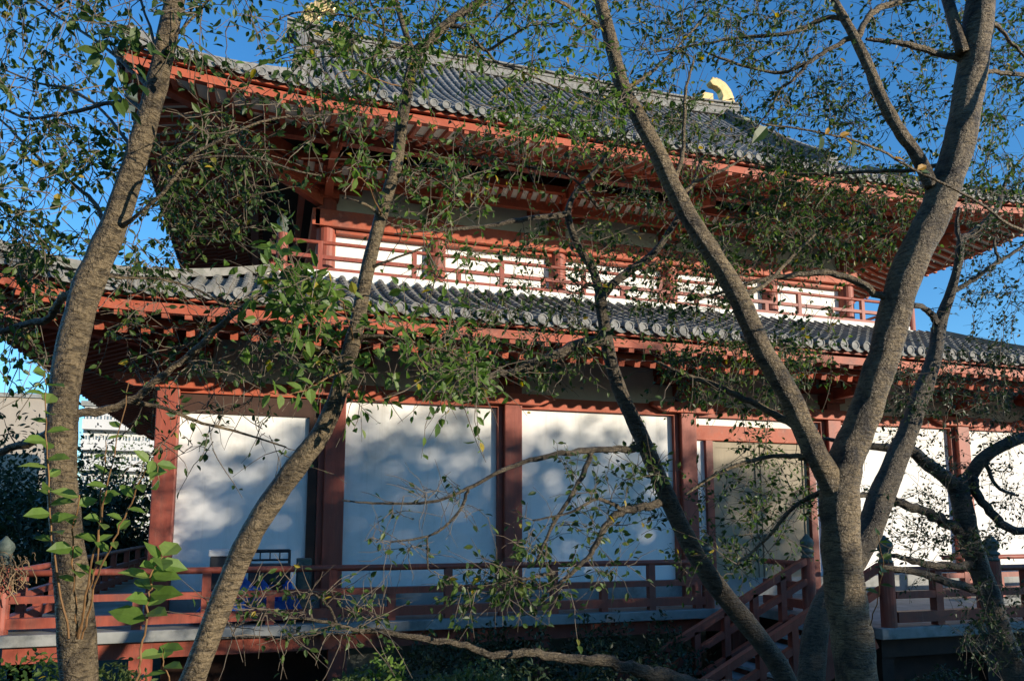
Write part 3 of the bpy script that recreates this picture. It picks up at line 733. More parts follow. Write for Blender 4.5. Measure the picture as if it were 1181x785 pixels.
def region(cx, cy, rx, ry, n, Y0, Y1):
    out = []
    while len(out) < n:
        a, b = random.uniform(-1, 1), random.uniform(-1, 1)
        if a * a + b * b < 1: out.append(P(cx + a * rx, cy + b * ry, random.uniform(Y0, Y1)))
    return out
def rect(x0, x1, y0, y1, n, Y0, Y1):
    return [P(random.uniform(x0, x1), random.uniform(y0, y1), random.uniform(Y0, Y1)) for _ in range(n)]
def foot(px, Y, ylow=800): 
    p = P(px, ylow, Y); return (p.x, p.y, gz(p.x, p.y))

nleaf = 0
# ---- tree 1: leftmost trunk with young shoots at its foot
t1 = Tree('cherry_tree', foot(92, 4.0), 'leftmost cherry tree, leaning right, with green shoots sprouting from its trunk', 'tree', 'cherry trees in front of the temple', 0.9)
def y1(l): return [(x, y, Y, w) for x, y, Y, w in l]
t1.limb([(92, 800, 4.0, 54), (86, 700, 4.0, 51), (81, 650, 4.0, 47), (73, 580, 4.0, 42), (71, 520, 4.0, 42), (77, 430, 4.0, 42), (95, 349, 4.0, 42), (112, 305, 3.98, 40), (129, 265, 3.95, 37), (150, 205, 3.9, 34), (167, 150, 3.86, 32), (180, 100, 3.82, 31), (189, 60, 3.8, 30), (202, 0, 3.76, 29), (218, -70, 3.7, 25), (240, -160, 3.6, 20), (250, -260, 3.5, 13), (245, -360, 3.4, 6)], 18, True)
t1.limb([(200, 5, 3.76, 18), (165, -60, 3.9, 15), (120, -150, 4.1, 11), (60, -240, 4.3, 6)], 10)
for ctl in ([(84, 484, 4.02, 13), (60, 497, 4.2, 13), (30, 511, 4.35, 12), (0, 522, 4.45, 10), (-60, 545, 4.6, 7)],
            [(78, 480, 4.0, 12), (110, 474, 4.1, 11), (150, 463, 4.15, 10), (185, 434, 4.15, 9), (225, 405, 4.1, 8), (262, 368, 4.05, 7), (295, 343, 4.0, 6), (330, 318, 3.95, 3)],
            [(95, 345, 4.0, 12), (76, 340, 4.1, 11), (66, 352, 4.2, 10), (54, 368, 4.3, 10), (30, 374, 4.4, 9), (0, 382, 4.5, 8), (-50, 378, 4.6, 6)],
            [(125, 268, 3.95, 8), (110, 235, 4.1, 6), (85, 213, 4.2, 5), (52, 189, 4.3, 5), (25, 163, 4.4, 4), (0, 138, 4.5, 3.5), (-40, 110, 4.6, 3)],
            [(172, 128, 3.85, 8), (148, 118, 4.0, 6), (120, 120, 4.1, 5.5), (93, 127, 4.2, 5), (60, 134, 4.3, 4.5), (31, 136, 4.4, 4), (0, 124, 4.5, 3)],
            [(158, 178, 3.9, 6), (120, 130, 4.2, 4), (85, 105, 4.4, 4), (45, 96, 4.5, 3), (0, 79, 4.6, 2.5)],
            [(176, 105, 3.84, 7), (140, 70, 4.1, 5), (100, 40, 4.3, 4), (60, 15, 4.5, 3.5), (20, -15, 4.6, 3)],
            [(140, 262, 3.93, 7), (160, 247, 3.8, 5), (186, 224, 3.7, 5), (220, 182, 3.6, 4.5), (248, 164, 3.55, 4), (275, 151, 3.5, 3.5), (310, 138, 3.5, 3), (355, 134, 3.5, 2.5), (399, 131, 3.5, 2)],
            [(215, 188, 3.6, 4), (240, 181, 3.55, 3), (292, 182, 3.5, 3), (337, 196, 3.5, 2.5), (371, 203, 3.5, 2)],
            [(183, 66, 3.82, 6), (175, 38, 3.9, 4), (162, 0, 4.0, 3.5), (150, -40, 4.1, 3)],
            [(192, 52, 3.8, 6), (206, 38, 3.75, 4), (225, 18, 3.7, 3.5), (241, 0, 3.65, 3), (290, -40, 3.6, 3)],
            [(109, 316, 3.98, 6), (140, 320, 4.1, 4), (185, 322, 4.2, 3), (230, 335, 4.3, 3), (262, 352, 4.3, 2.5), (310, 352, 4.4, 2)],
            [(150, 463, 4.15, 7), (190, 470, 4.3, 5), (225, 485, 4.4, 4), (270, 497, 4.5, 3), (330, 515, 4.6, 2)]):
    t1.branch(ctl)
t1.grow(rect(-20, 135, -15, 290, 95, 3.9, 5.2), dens=.95)
t1.grow(rect(-20, 60, 300, 480, 20, 4.2, 5.2), dens=.8)
t1.grow(region(215, 20, 90, 60, 20, 3.4, 4.6), dens=.9)
t1.grow(region(165, 75, 60, 40, 6, 3.5, 3.9), (.06, .09), .7)
t1.grow(region(250, 215, 85, 75, 62, 4.2, 5.4), dens=1.1)
t1.grow(region(300, 135, 80, 45, 18, 3.4, 4.4), dens=.8)
t1.grow(region(235, 400, 110, 65, 50, 3.9, 5.2), dens=.6, bare=.3)
t1.grow(region(240, 500, 110, 50, 16, 4.2, 5.2), dens=.5, bare=.3)
t1.grow(rect(20, 60, 280, 345, 20, 4.2, 5.0), dens=1.0)
t1.grow(rect(130, 200, 270, 340, 16, 4.3, 5.2), dens=1.0)
t1.grow(rect(-60, 330, -300, -60, 60, 3.2, 5), dens=1.0)
nleaf += t1.finish(M['bark2'], M['leaf'])
# shoots
def shoot(tree, ctl, leafsize, n, mat='leaflight', start=.35, gold=False):
    pt = tree.path(ctl, 6); mb = MB(); mb.tube([p + Vector(rnd3(1)[0]) * .006 for p, r in pt], [max(.0016, r * .55) for p, r in pt], 6)
    mb.cur = 1; B, D_, Nn, Ls, Ws = [], [], [], [], []
    m = len(pt)
    for k in range(n):
        f = (start + (1 - start) * (k + .5) / n) * (m - 1); j = min(int(f), m - 2); p = pt[j][0].lerp(pt[j + 1][0], f - j)
        an = k * 2.4 + random.uniform(-.4, .4); td = (pt[j + 1][0] - pt[j][0]).normalized()
        o1 = td.cross(Vector((.3, .9, .1))).normalized(); o2 = td.cross(o1)
        di = (o1 * math.cos(an) + o2 * math.sin(an) * .8 + td * .25 + Vector((0, 0, -.05))).normalized()
        B.append(tuple(p)); D_.append(tuple(di)); Nn.append(tuple(Vector((.3, -.55, .7)) + Vector(rnd3(1)[0]) * .35)); L = random.uniform(*leafsize); Ls.append(L); Ws.append(L * random.uniform(.58, .7))
    add_leaves(mb, B, D_, Nn, Ls, Ws)
    o = mb.build('shoot', [M['shoot'], M[mat]], None, False); o.parent = tree.root; o.matrix_parent_inverse = Matrix.Translation(tree.L0).inverted()
    return len(B)
for ctl, ls, n in (([(158, 790, 2.75, 6), (165, 740, 2.72, 5), (172, 690, 2.7, 4.5), (176, 660, 2.68, 4), (188, 640, 2.66, 2)], (.08, .12), 16),
                   ([(80, 735, 3.8, 6), (66, 660, 3.7, 5), (57, 580, 3.6, 4), (54, 500, 3.5, 3.5), (52, 425, 3.4, 2)], (.07, .11), 20),
                   ([(92, 735, 3.8, 6), (100, 690, 3.7, 5), (112, 640, 3.6, 4), (118, 560, 3.5, 3.5), (124, 500, 3.4, 2)], (.06, .10), 8),
                   ([(95, 735, 3.8, 6), (108, 680, 3.65, 5), (128, 630, 3.5, 4), (150, 580, 3.4, 3.5), (175, 530, 3.3, 3), (185, 555, 3.28, 1.5)], (.06, .095), 13),
                   ([(88, 735, 3.8, 6), (86, 680, 3.7, 5), (84, 620, 3.6, 4), (92, 570, 3.5, 3)], (.08, .11), 9),
                   ([(90, 735, 3.8, 6), (104, 660, 3.6, 5), (117, 600, 3.5, 4), (128, 540, 3.4, 3), (150, 440, 3.3, 2)], (.06, .09), 7),
                   ([(205, 800, 2.9, 4), (190, 770, 2.85, 3), (188, 745, 2.82, 2)], (.07, .09), 5)):
    nleaf += shoot(t1, ctl, ls, n)

# ---- tree 2
t2 = Tree('cherry_tree', foot(220, 4.2), 'slender cherry tree leaning strongly to the right, second from the left', 'tree', 'cherry trees in front of the temple', 0.85)
t2.limb([(216, 800, 4.2, 40), (222, 785, 4.2, 38), (253, 700, 4.2, 35), (278, 640, 4.2, 34), (299, 600, 4.2, 33), (325, 560, 4.2, 32), (349, 528, 4.2, 30), (367, 505, 4.2, 28), (384, 470, 4.2, 25), (396, 435, 4.2, 24), (405, 400, 4.2, 23), (412, 372, 4.2, 21), (420, 330, 4.2, 20), (430, 285, 4.2, 19), (442, 240, 4.2, 18), (457, 190, 4.2, 18), (463, 145, 4.2, 17), (471, 97, 4.2, 16), (480, 62, 4.2, 16), (494, 48, 4.15, 15), (514, 29, 4.1, 14), (538, 12, 4.1, 13), (562, -6, 4.05, 12), (610, -60, 4, 10), (650, -130, 3.9, 7), (680, -220, 3.8, 4)], 16, True)
t2.limb([(478, 66, 4.2, 12), (465, 30, 4.2, 9), (448, -30, 4.2, 8), (430, -120, 4.1, 6), (420, -200, 4.0, 3)], 9)
for ctl in ([(516, 28, 4.1, 6), (538, 36, 4.05, 4.5), (552, 51, 4.0, 4), (562, 58, 4.0, 4), (586, 44, 3.9, 3.5), (610, 30, 3.8, 2.5)],
            [(560, 57, 4.0, 4), (574, 73, 4.0, 3), (600, 82, 3.9, 2.5), (640, 100, 3.9, 2), (690, 118, 3.9, 2)],
            [(478, 60, 4.2, 6), (460, 54, 4.1, 4), (446, 51, 4.0, 3.5), (441, 24, 4.0, 3), (426, 0, 3.9, 2.5), (415, -30, 3.9, 2)],
            [(446, 51, 4.0, 4), (430, 70, 4.0, 3), (437, 100, 4.1, 2.5), (420, 130, 4.1, 2)],
            [(455, 38, 4.2, 4), (430, 28, 4.1, 3), (395, 18, 4.0, 2.5), (340, 15, 4.0, 2), (295, 40, 4, 1.5)],
            [(408, 390, 4.2, 7), (440, 388, 4.1, 4), (480, 395, 4.0, 3.5), (515, 405, 4.0, 2.5), (545, 420, 4.0, 2)],
            [(400, 420, 4.2, 6), (370, 402, 4.1, 4), (340, 395, 4.0, 3), (320, 388, 3.9, 2)],
            [(424, 310, 4.2, 5), (450, 300, 4.1, 3), (490, 285, 4.0, 2.5)],
            [(414, 360, 4.2, 5), (385, 350, 4.1, 4), (350, 355, 4.0, 3)],
            [(440, 250, 4.2, 5), (420, 235, 4.1, 3), (395, 228, 4.0, 2)],
            [(452, 205, 4.2, 5), (480, 200, 4.1, 3), (515, 215, 4.0, 2.5), (540, 240, 3.95, 2)]):
    t2.branch(ctl)
t2.grow(rect(335, 560, -15, 70, 70, 3.6, 5.0), dens=1.0)
t2.grow(region(420, 80, 80, 50, 34, 3.8, 4.8), dens=1.1)
t2.grow(rect(540, 700, -15, 80, 42, 3.6, 5.0), dens=1.0)
t2.grow(region(640, 125, 95, 35, 46, 3.8, 4.8), dens=1.1)
t2.grow(region(440, 410, 120, 48, 34, 3.6, 4.6), (.05, .08), dens=.75)
t2.grow(region(350, 340, 50, 40, 18, 3.5, 4.2), (.06, .09), dens=.8)
t2.grow(region(500, 215, 70, 60, 24, 3.8, 4.6), dens=.8)
t2.grow(region(530, 300, 50, 30, 12, 3.9, 4.6), dens=.8)
t2.grow(region(530, 430, 60, 40, 24, 3.8, 4.6), dens=.9)
t2.grow(region(430, 190, 40, 60, 12, 3.8, 4.6), dens=.8)
t2.grow(rect(330, 720, -280, -40, 60, 3.2, 5), dens=1.0)
nleaf += t2.finish(M['bark2'], M['leafmid'])
for ctl, ls, n in (([(398, 425, 4.2, 4), (370, 440, 3.7, 3), (345, 452, 3.4, 2.5), (310, 455, 3.3, 2)], (.06, .085), 11),
                   ([(408, 395, 4.2, 4), (395, 350, 3.6, 3), (378, 355, 3.4, 2.5), (365, 395, 3.3, 2)], (.06, .085), 10),
                   ([(418, 340, 4.2, 4), (450, 350, 3.7, 3), (470, 385, 3.5, 2.5), (490, 425, 3.4, 2)], (.06, .085), 12),
                   ([(440, 250, 4.2, 4), (425, 215, 3.7, 3), (410, 205, 3.5, 2.5), (404, 220, 3.4, 2)], (.055, .08), 6),
                   ([(470, 100, 4.2, 4), (440, 95, 3.6, 3), (410, 80, 3.4, 2), (385, 90, 3.4, 2)], (.06, .08), 6)):
    nleaf += shoot(t2, ctl, ls, n)

# ---- tree 3
t3 = Tree('cherry_tree', foot(912, 5.4), 'thin cherry tree leaning left across the white wall, forking before the balcony', 'tree', 'cherry trees in front of the temple')
t3.limb([(918, 808, 5.4, 27), (897, 765, 5.4, 26), (864, 722, 5.4, 25), (830, 680, 5.4, 24), (803, 640, 5.4, 22), (782, 600, 5.4, 21), (764, 560, 5.4, 20), (748, 522, 5.4, 19), (733, 490, 5.4, 18), (715, 450, 5.4, 16.5), (703, 410, 5.4, 15.5), (696, 370, 5.4, 14.5), (692, 340, 5.4, 14)], 14, True)
t3.limb([(692, 342, 5.4, 11), (685, 315, 5.4, 9.5), (666, 282, 5.35, 8.5), (655, 247, 5.3, 8), (664, 222, 5.25, 6.5), (684, 200, 5.2, 5.5), (705, 172, 5.1, 4), (725, 150, 5, 3)], 10)
t3.limb([(692, 344, 5.4, 12), (706, 328, 5.4, 10.5), (730, 310, 5.4, 10), (754, 292, 5.35, 9), (775, 262, 5.3, 7), (795, 225, 5.2, 5), (810, 180, 5.1, 4)], 10)
for ctl in ([(746, 517, 5.4, 9), (705, 518, 5.3, 7.5), (660, 521, 5.2, 7), (630, 526, 5.1, 6), (600, 534, 5.1, 5.5), (570, 547, 5.0, 4.5), (540, 563, 5.0, 4), (505, 577, 4.9, 3.5), (470, 580, 4.9, 3), (430, 580, 4.9, 2.5), (395, 577, 4.9, 2)],
            [(772, 578, 5.4, 11), (742, 584, 5.3, 9.5), (716, 590, 5.2, 9), (700, 604, 5.2, 8), (690, 622, 5.1, 7), (680, 640, 5.1, 6), (658, 662, 5.0, 4.5), (630, 683, 5.0, 3)],
            [(700, 392, 5.4, 14), (665, 399, 5.3, 12), (630, 413, 5.2, 11), (600, 425, 5.2, 9), (570, 432, 5.1, 7), (540, 446, 5.0, 5), (510, 462, 5.0, 3)],
            [(682, 520, 5.25, 7), (673, 545, 5.2, 6), (655, 577, 5.1, 5), (634, 612, 5.0, 4), (618, 650, 5.0, 2.5)],
            [(540, 563, 5.0, 4), (532, 585, 5.0, 3.5), (515, 605, 4.95, 3), (493, 618, 4.9, 2.5), (450, 625, 4.9, 2)],
            [(493, 618, 4.9, 2.5), (493, 655, 4.9, 1.8)],
            [(655, 247, 5.3, 7), (610, 252, 5.2, 6), (570, 260, 5.1, 5), (530, 264, 5.0, 4), (490, 266, 5.0, 3), (455, 270, 5, 2)],
            [(690, 240, 5.2, 4), (660, 205, 5.1, 3), (620, 195, 5.0, 2.5), (570, 185, 4.9, 2)],
            [(640, 660, 5.0, 4), (600, 668, 4.95, 3), (560, 672, 4.9, 2)],
            [(720, 590, 5.2, 5), (690, 575, 5.1, 4), (660, 590, 5.0, 3), (615, 600, 5, 2)],
            [(900, 800, 5.4, 30), (850, 797, 5.3, 27), (800, 790, 5.2, 24), (761, 779, 5.2, 19), (720, 767, 5.15, 15), (682, 761, 5.1, 13), (644, 757, 5.1, 11), (613, 752, 5.0, 10), (569, 755, 5.0, 9), (538, 744, 5.0, 8), (493, 737, 4.9, 7.5), (435, 727, 4.9, 6.5), (409, 726, 4.9, 5.5), (386, 719, 4.85, 5), (361, 714, 4.8, 4), (333, 711, 4.8, 3), (290, 700, 4.8, 2)],
            [(386, 720, 4.85, 4.5), (352, 734, 4.8, 4), (303, 734, 4.8, 3), (255, 735, 4.8, 2)],
            [(388, 720, 4.85, 4), (380, 700, 4.8, 3), (362, 684, 4.8, 2)]):
    t3.branch(ctl)
t3.grow(region(610, 390, 100, 55, 76, 4.9, 6.0), dens=1.0)
t3.grow(region(640, 300, 70, 50, 42, 4.8, 5.8), dens=1.1)
t3.grow(region(760, 250, 60, 60, 28, 4.9, 5.8), dens=1.0)
t3.grow(region(670, 640, 70, 45, 22, 4.7, 5.4), (.045, .07), dens=.55)
t3.grow(region(700, 560, 60, 40, 15, 4.8, 5.5), (.045, .07), dens=.6)
t3.grow(region(520, 610, 110, 50, 22, 4.6, 5.3), (.04, .06), dens=.3, bare=.6)
t3.grow(region(350, 705, 105, 34, 40, 4.5, 5.2), (.035, .06), dens=.6, bare=.4, side=3)
t3.grow(region(590, 680, 80, 25, 26, 4.8, 5.4), (.045, .07), dens=.7)
t3.grow(region(560, 190, 80, 45, 26, 4.6, 5.4), dens=.8)
t3.grow(region(740, 560, 40, 60, 14, 5, 5.8), (.045, .07), dens=.7)
t3.grow(region(690, 190, 60, 50, 24, 4.8, 5.6), dens=.9)
nleaf += t3.finish(M['bark3'], M['leaf'])

# ---- tree 4: the big forked one
t4 = Tree('cherry_tree', foot(989, 4.6), 'thickest cherry tree with a sunlit trunk forking into two heavy limbs', 'tree', 'cherry trees in front of the temple', 0.89)
t4.limb([(990, 800, 4.6, 61), (984, 745, 4.6, 59), (977, 700, 4.6, 57), (972, 650, 4.6, 54), (969, 610, 4.6, 53), (968, 570, 4.6, 54), (974, 535, 4.6, 50), (984, 508, 4.6, 46), (998, 475, 4.58, 44), (1011, 435, 4.55, 44), (1022, 400, 4.52, 44), (1037, 340, 4.46, 46), (1056, 290, 4.4, 47), (1076, 250, 4.35, 47), (1090, 215, 4.3, 46), (1105, 170, 4.25, 46), (1117, 105, 4.2, 46), (1126, 50, 4.15, 46), (1131, 0, 4.1, 46), (1140, -80, 4.0, 42), (1155, -170, 3.9, 34), (1150, -290, 3.8, 22), (1130, -420, 3.7, 9)], 22, True, .05)
t4.limb([(968, 585, 4.6, 34), (955, 550, 4.58, 34), (942, 525, 4.55, 32), (926, 492, 4.55, 31), (911, 458, 4.52, 30), (894, 428, 4.5, 29), (877, 400, 4.5, 28), (860, 362, 4.48, 28), (845, 330, 4.46, 27), (822, 293, 4.45, 26), (799, 258, 4.44, 25), (778, 220, 4.42, 25), (760, 180, 4.4, 24), (739, 140, 4.4, 22), (718, 100, 4.4, 21), (706, 55, 4.4, 20), (692, 0, 4.4, 18), (672, -80, 4.4, 14), (650, -170, 4.3, 8), (640, -250, 4.2, 4)], 16, False, .06)
t4.limb([(1075, 215, 4.32, 22), (1057, 178, 4.34, 19), (1040, 155, 4.35, 18), (1028, 135, 4.36, 18), (1013, 105, 4.38, 17), (1002, 78, 4.4, 16), (983, 38, 4.42, 14), (962, 0, 4.44, 12), (935, -60, 4.5, 9), (905, -140, 4.6, 5)], 12)
t4.limb([(1110, 60, 4.15, 20), (1080, -40, 4.3, 16), (1040, -140, 4.5, 10), (1000, -240, 4.6, 5)], 10)
for ctl in ([(1046, 345, 4.46, 13), (1015, 341, 4.5, 10), (987, 323, 4.55, 9), (955, 315, 4.6, 8), (920, 317, 4.7, 7), (880, 322, 4.8, 6), (845, 333, 4.9, 4.5), (805, 345, 5, 3)],
            [(928, 495, 4.55, 12), (893, 477, 4.7, 9), (850, 455, 4.8, 8), (815, 440, 4.9, 7), (785, 430, 5, 5), (755, 416, 5.1, 3)],
            [(1130, -60, 4.0, 9), (1240, -10, 3.7, 8), (1300, 120, 3.4, 7), (1265, 270, 3.2, 5), (1180, 266, 3.1, 4), (1124, 230, 3.05, 3.6), (1055, 196, 3.0, 3.4), (1003, 168, 3.0, 3), (935, 151, 3.0, 2.6), (878, 143, 3.0, 2)],
            [(975, 25, 4.43, 8), (955, 21, 4.5, 6.5), (911, 38, 4.6, 5.5), (856, 43, 4.8, 4), (800, 53, 5, 3), (755, 60, 5.1, 2)],
            [(985, 42, 4.42, 8), (976, 46, 4.45, 7), (949, 62, 4.5, 6), (918, 79, 4.6, 5), (894, 84, 4.7, 4), (845, 72, 4.8, 3.5), (812, 60, 4.9, 2.5)],
            [(931, 74, 4.55, 5), (915, 92, 4.6, 4), (900, 103, 4.7, 3.5), (887, 128, 4.8, 2.5), (870, 150, 4.9, 2)],
            [(988, 48, 4.41, 10), (998, 24, 4.4, 9), (1014, 10, 4.4, 9), (1055, -2, 4.4, 8), (1090, -15, 4.3, 8)],
            [(1118, 72, 4.2, 11), (1085, 62, 4.25, 9), (1048, 52, 4.3, 8), (1020, 48, 4.35, 6), (998, 45, 4.4, 4)],
            [(1120, 80, 4.2, 8), (1148, 83, 4.2, 6.5), (1181, 86, 4.2, 6), (1230, 80, 4.2, 4)],
            [(1130, 20, 4.1, 8), (1151, 31, 4.1, 6), (1165, 48, 4.1, 5), (1180, 64, 4.1, 4), (1210, 110, 4.1, 3)],
            [(777, 218, 4.42, 8), (783, 195, 4.4, 6), (789, 160, 4.4, 5), (790, 110, 4.4, 4), (800, 70, 4.4, 3)],
            [(784, 228, 4.43, 7), (800, 212, 4.4, 4.5), (825, 200, 4.3, 4), (845, 190, 4.3, 3), (862, 178, 4.3, 2)],
            [(850, 340, 4.47, 8), (880, 330, 4.6, 5), (910, 300, 4.7, 4), (940, 270, 4.8, 3)],
            [(1100, 185, 4.25, 8), (1060, 195, 4.5, 6), (1010, 198, 4.7, 5), (960, 200, 4.8, 4.5), (920, 200, 4.9, 4), (880, 190, 5, 3), (830, 180, 5, 2)],
            [(970, 570, 4.6, 10), (940, 570, 4.8, 7), (910, 590, 4.9, 5), (880, 625, 5.0, 4), (850, 650, 5, 3)],
            [(940, 530, 4.56, 8), (905, 525, 4.7, 6), (870, 530, 4.8, 5), (830, 545, 4.9, 4), (790, 570, 5, 3)],
            [(690, 30, 4.4, 7), (660, 10, 4.3, 5), (620, -10, 4.2, 4)], [(720, 104, 4.4, 6), (755, 80, 4.5, 4), (790, 45, 4.6, 3), (820, 10, 4.7, 2.5)]):
    t4.branch(ctl)
t4.grow(rect(780, 960, -15, 75, 85, 4.2, 5.4), dens=.9)
t4.grow(rect(700, 800, -15, 80, 24, 4.2, 5.2), dens=.75)
t4.grow(region(930, 140, 80, 65, 85, 4.4, 5.6), dens=.9)
t4.grow(region(965, 235, 110, 70, 165, 4.6, 5.8), dens=1.15)
t4.grow(region(870, 270, 95, 55, 84, 4.6, 5.8), dens=1.05)
t4.grow(region(800, 160, 50, 45, 26, 4.4, 5.4), dens=.9)
t4.grow(rect(1000, 1110, -10, 170, 66, 4.3, 5.2), dens=1.0)
t4.grow(rect(1110, 1200, -10, 230, 95, 4.2, 5.4), dens=1.1)
t4.grow(region(850, 430, 100, 50, 95, 4.7, 6.0), dens=1.1)
t4.grow(region(810, 325, 90, 50, 62, 4.6, 5.8), dens=.9)
t4.grow(region(930, 400, 50, 40, 20, 4.7, 5.6), dens=1.0)
t4.grow(region(870, 580, 75, 85, 58, 4.7, 6.0), dens=1.0)
t4.grow(region(830, 640, 60, 35, 14, 4.8, 5.8), dens=1.0)
t4.grow(region(735, 130, 70, 50, 40, 4.4, 5.4), dens=.9)
t4.grow(rect(740, 1250, -330, -40, 110, 3.4, 5.6), dens=1.1)
nleaf += t4.finish(M['bark4'], M['leaf'])
# big leaves on the front twig
B = [(885, 146, 3.0, (-.5, 0, -.55), .13, 1), (952, 155, 2.98, (.2, 0, .3), .05, 2), (968, 158, 3.0, (.5, -.1, .25), .07, 2), (975, 160, 3.0, (.6, 0, -.35), .06, 2), (948, 157, 3.0, (-.2, 0, -1), .08, 0), (985, 164, 3.0, (-.15, 0, -1), .09, 0), (1030, 182, 3.0, (.6, -.2, -.1), .065, 3), (1058, 196, 3.0, (.9, 0, .5), .08, 3), (1062, 198, 3.0, (.9, 0, .1), .07, 0), (1048, 192, 3.0, (-.5, 0, .1), .06, 0), (962, 120, 3.0, (.4, 0, -.2), .06, 0)]
for b in B:
    mt = 'leaf' if b[5] < 2 else 'leafgold'; mb = MB(); q = [b]
    add_leaves(mb, [tuple(P(b[0], b[1], b[2])) for b in q], [b[3] for b in q], [(.3, -.8, .5)] * len(q), [b[4] for b in q], [b[4] * .55 for b in q])
    o = mb.build('leaf', M[mt]); o.parent = t4.root; o.matrix_parent_inverse = Matrix.Translation(t4.L0).inverted()

# ---- tree 5 and tree 6, in shade on the right
t5 = Tree('cherry_tree', foot(934, 6.2), 'shaded cherry tree rising behind the thick sunlit trunk towards the upper right', 'tree', 'cherry trees in front of the temple')
t5.limb([(934, 805, 6.2, 38), (937, 760, 6.2, 34), (944, 715, 6.2, 31), (962, 680, 6.2, 31), (985, 645, 6.2, 32), (1003, 610, 6.2, 33), (1017, 570, 6.2, 32), (1035, 527, 6.2, 28), (1048, 496, 6.2, 25), (1058, 466, 6.2, 23), (1070, 435, 6.2, 21), (1078, 410, 6.2, 19), (1084, 372, 6.2, 17), (1096, 339, 6.1, 13), (1105, 305, 6.0, 11), (1109, 277, 5.9, 11), (1120, 270, 5.9, 9), (1147, 245, 5.8, 8), (1157, 217, 5.8, 6), (1168, 196, 5.7, 4), (1190, 170, 5.6, 2)], 16, True)
for ctl in ([(1083, 375, 6.2, 10), (1069, 357, 6.1, 8), (1052, 351, 6.0, 7)],
            [(1097, 337, 6.1, 8), (1124, 322, 6.0, 6), (1145, 306, 5.9, 5.5), (1160, 297, 5.9, 5), (1185, 280, 5.8, 4)],
            [(1108, 280, 5.9, 7), (1104, 262, 5.9, 6), (1106, 240, 5.8, 4)],
            [(1152, 302, 5.9, 4), (1147, 282, 5.9, 4), (1148, 272, 5.9, 2)]):
    t5.branch(ctl)
t5.grow(rect(1105, 1200, 225, 400, 90, 5.6, 6.6), dens=1.0)
t5.grow(region(1110, 440, 80, 45, 80, 5.8, 7), dens=1.2)
t5.grow(region(1030, 470, 40, 50, 22, 6, 7), dens=1.0)
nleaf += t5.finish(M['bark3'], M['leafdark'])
t6 = Tree('cherry_tree', foot(1175, 7.0), 'dark forked cherry tree at the far right in front of the landing', 'tree', 'cherry trees in front of the temple')
t6.limb([(1180, 810, 7, 36), (1166, 760, 7, 32), (1151, 720, 7, 29), (1142, 690, 7, 28), (1130, 655, 7, 27), (1118, 620, 7, 26), (1109, 580, 7, 26), (1104, 555, 7, 25)], 14, True)
t6.limb([(1104, 560, 7, 20), (1117, 551, 7, 18), (1131, 531, 6.9, 17), (1152, 516, 6.8, 16), (1183, 503, 6.7, 14), (1230, 480, 6.6, 10), (1280, 420, 6.5, 6)], 10)
t6.limb([(1103, 562, 7, 20), (1085, 546, 7, 18), (1066, 532, 7, 17), (1049, 518, 6.9, 14), (1022, 516, 6.8, 11), (985, 512, 6.8, 8), (950, 505, 6.8, 4)], 10)
for ctl in ([(1112, 618, 7, 16), (1097, 606, 7, 14), (1070, 592, 6.9, 13), (1040, 579, 6.8, 11), (1008, 570, 6.8, 8), (985, 572, 6.7, 5)],
            [(1122, 552, 6.95, 13), (1130, 575, 6.9, 12), (1150, 600, 6.8, 12), (1181, 613, 6.7, 11), (1230, 615, 6.6, 8)],
            [(1128, 650, 7, 12), (1095, 652, 6.9, 10), (1060, 648, 6.8, 9), (1030, 640, 6.8, 6)],
            [(1140, 685, 7, 13), (1100, 672, 6.9, 11), (1055, 660, 6.8, 9), (1015, 652, 6.8, 6)],
            [(1135, 530, 6.9, 6), (1150, 560, 6.8, 5), (1170, 570, 6.8, 4)]):
    t6.branch(ctl)
t6.grow(region(1130, 590, 75, 60, 70, 6.2, 7.4), dens=.95)
t6.grow(region(1050, 560, 60, 70, 40, 6.2, 7.2), dens=.75)
t6.grow(region(1060, 640, 50, 30, 20, 6.2, 7.0), dens=.8)
t6.grow(region(1150, 720, 45, 60, 40, 6.0, 7.0), dens=1.1)
t6.grow(region(1150, 480, 50, 40, 34, 6.2, 7.2), dens=1.1)
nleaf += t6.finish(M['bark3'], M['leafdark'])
nleaf += shoot(t4, [(1003, 720, 4.4, 3), (1012, 690, 4.2, 2.5), (1018, 650, 4.1, 2), (1012, 615, 4.0, 1.5)], (.06, .10), 8, 'leaf')
print('leaves', nleaf)

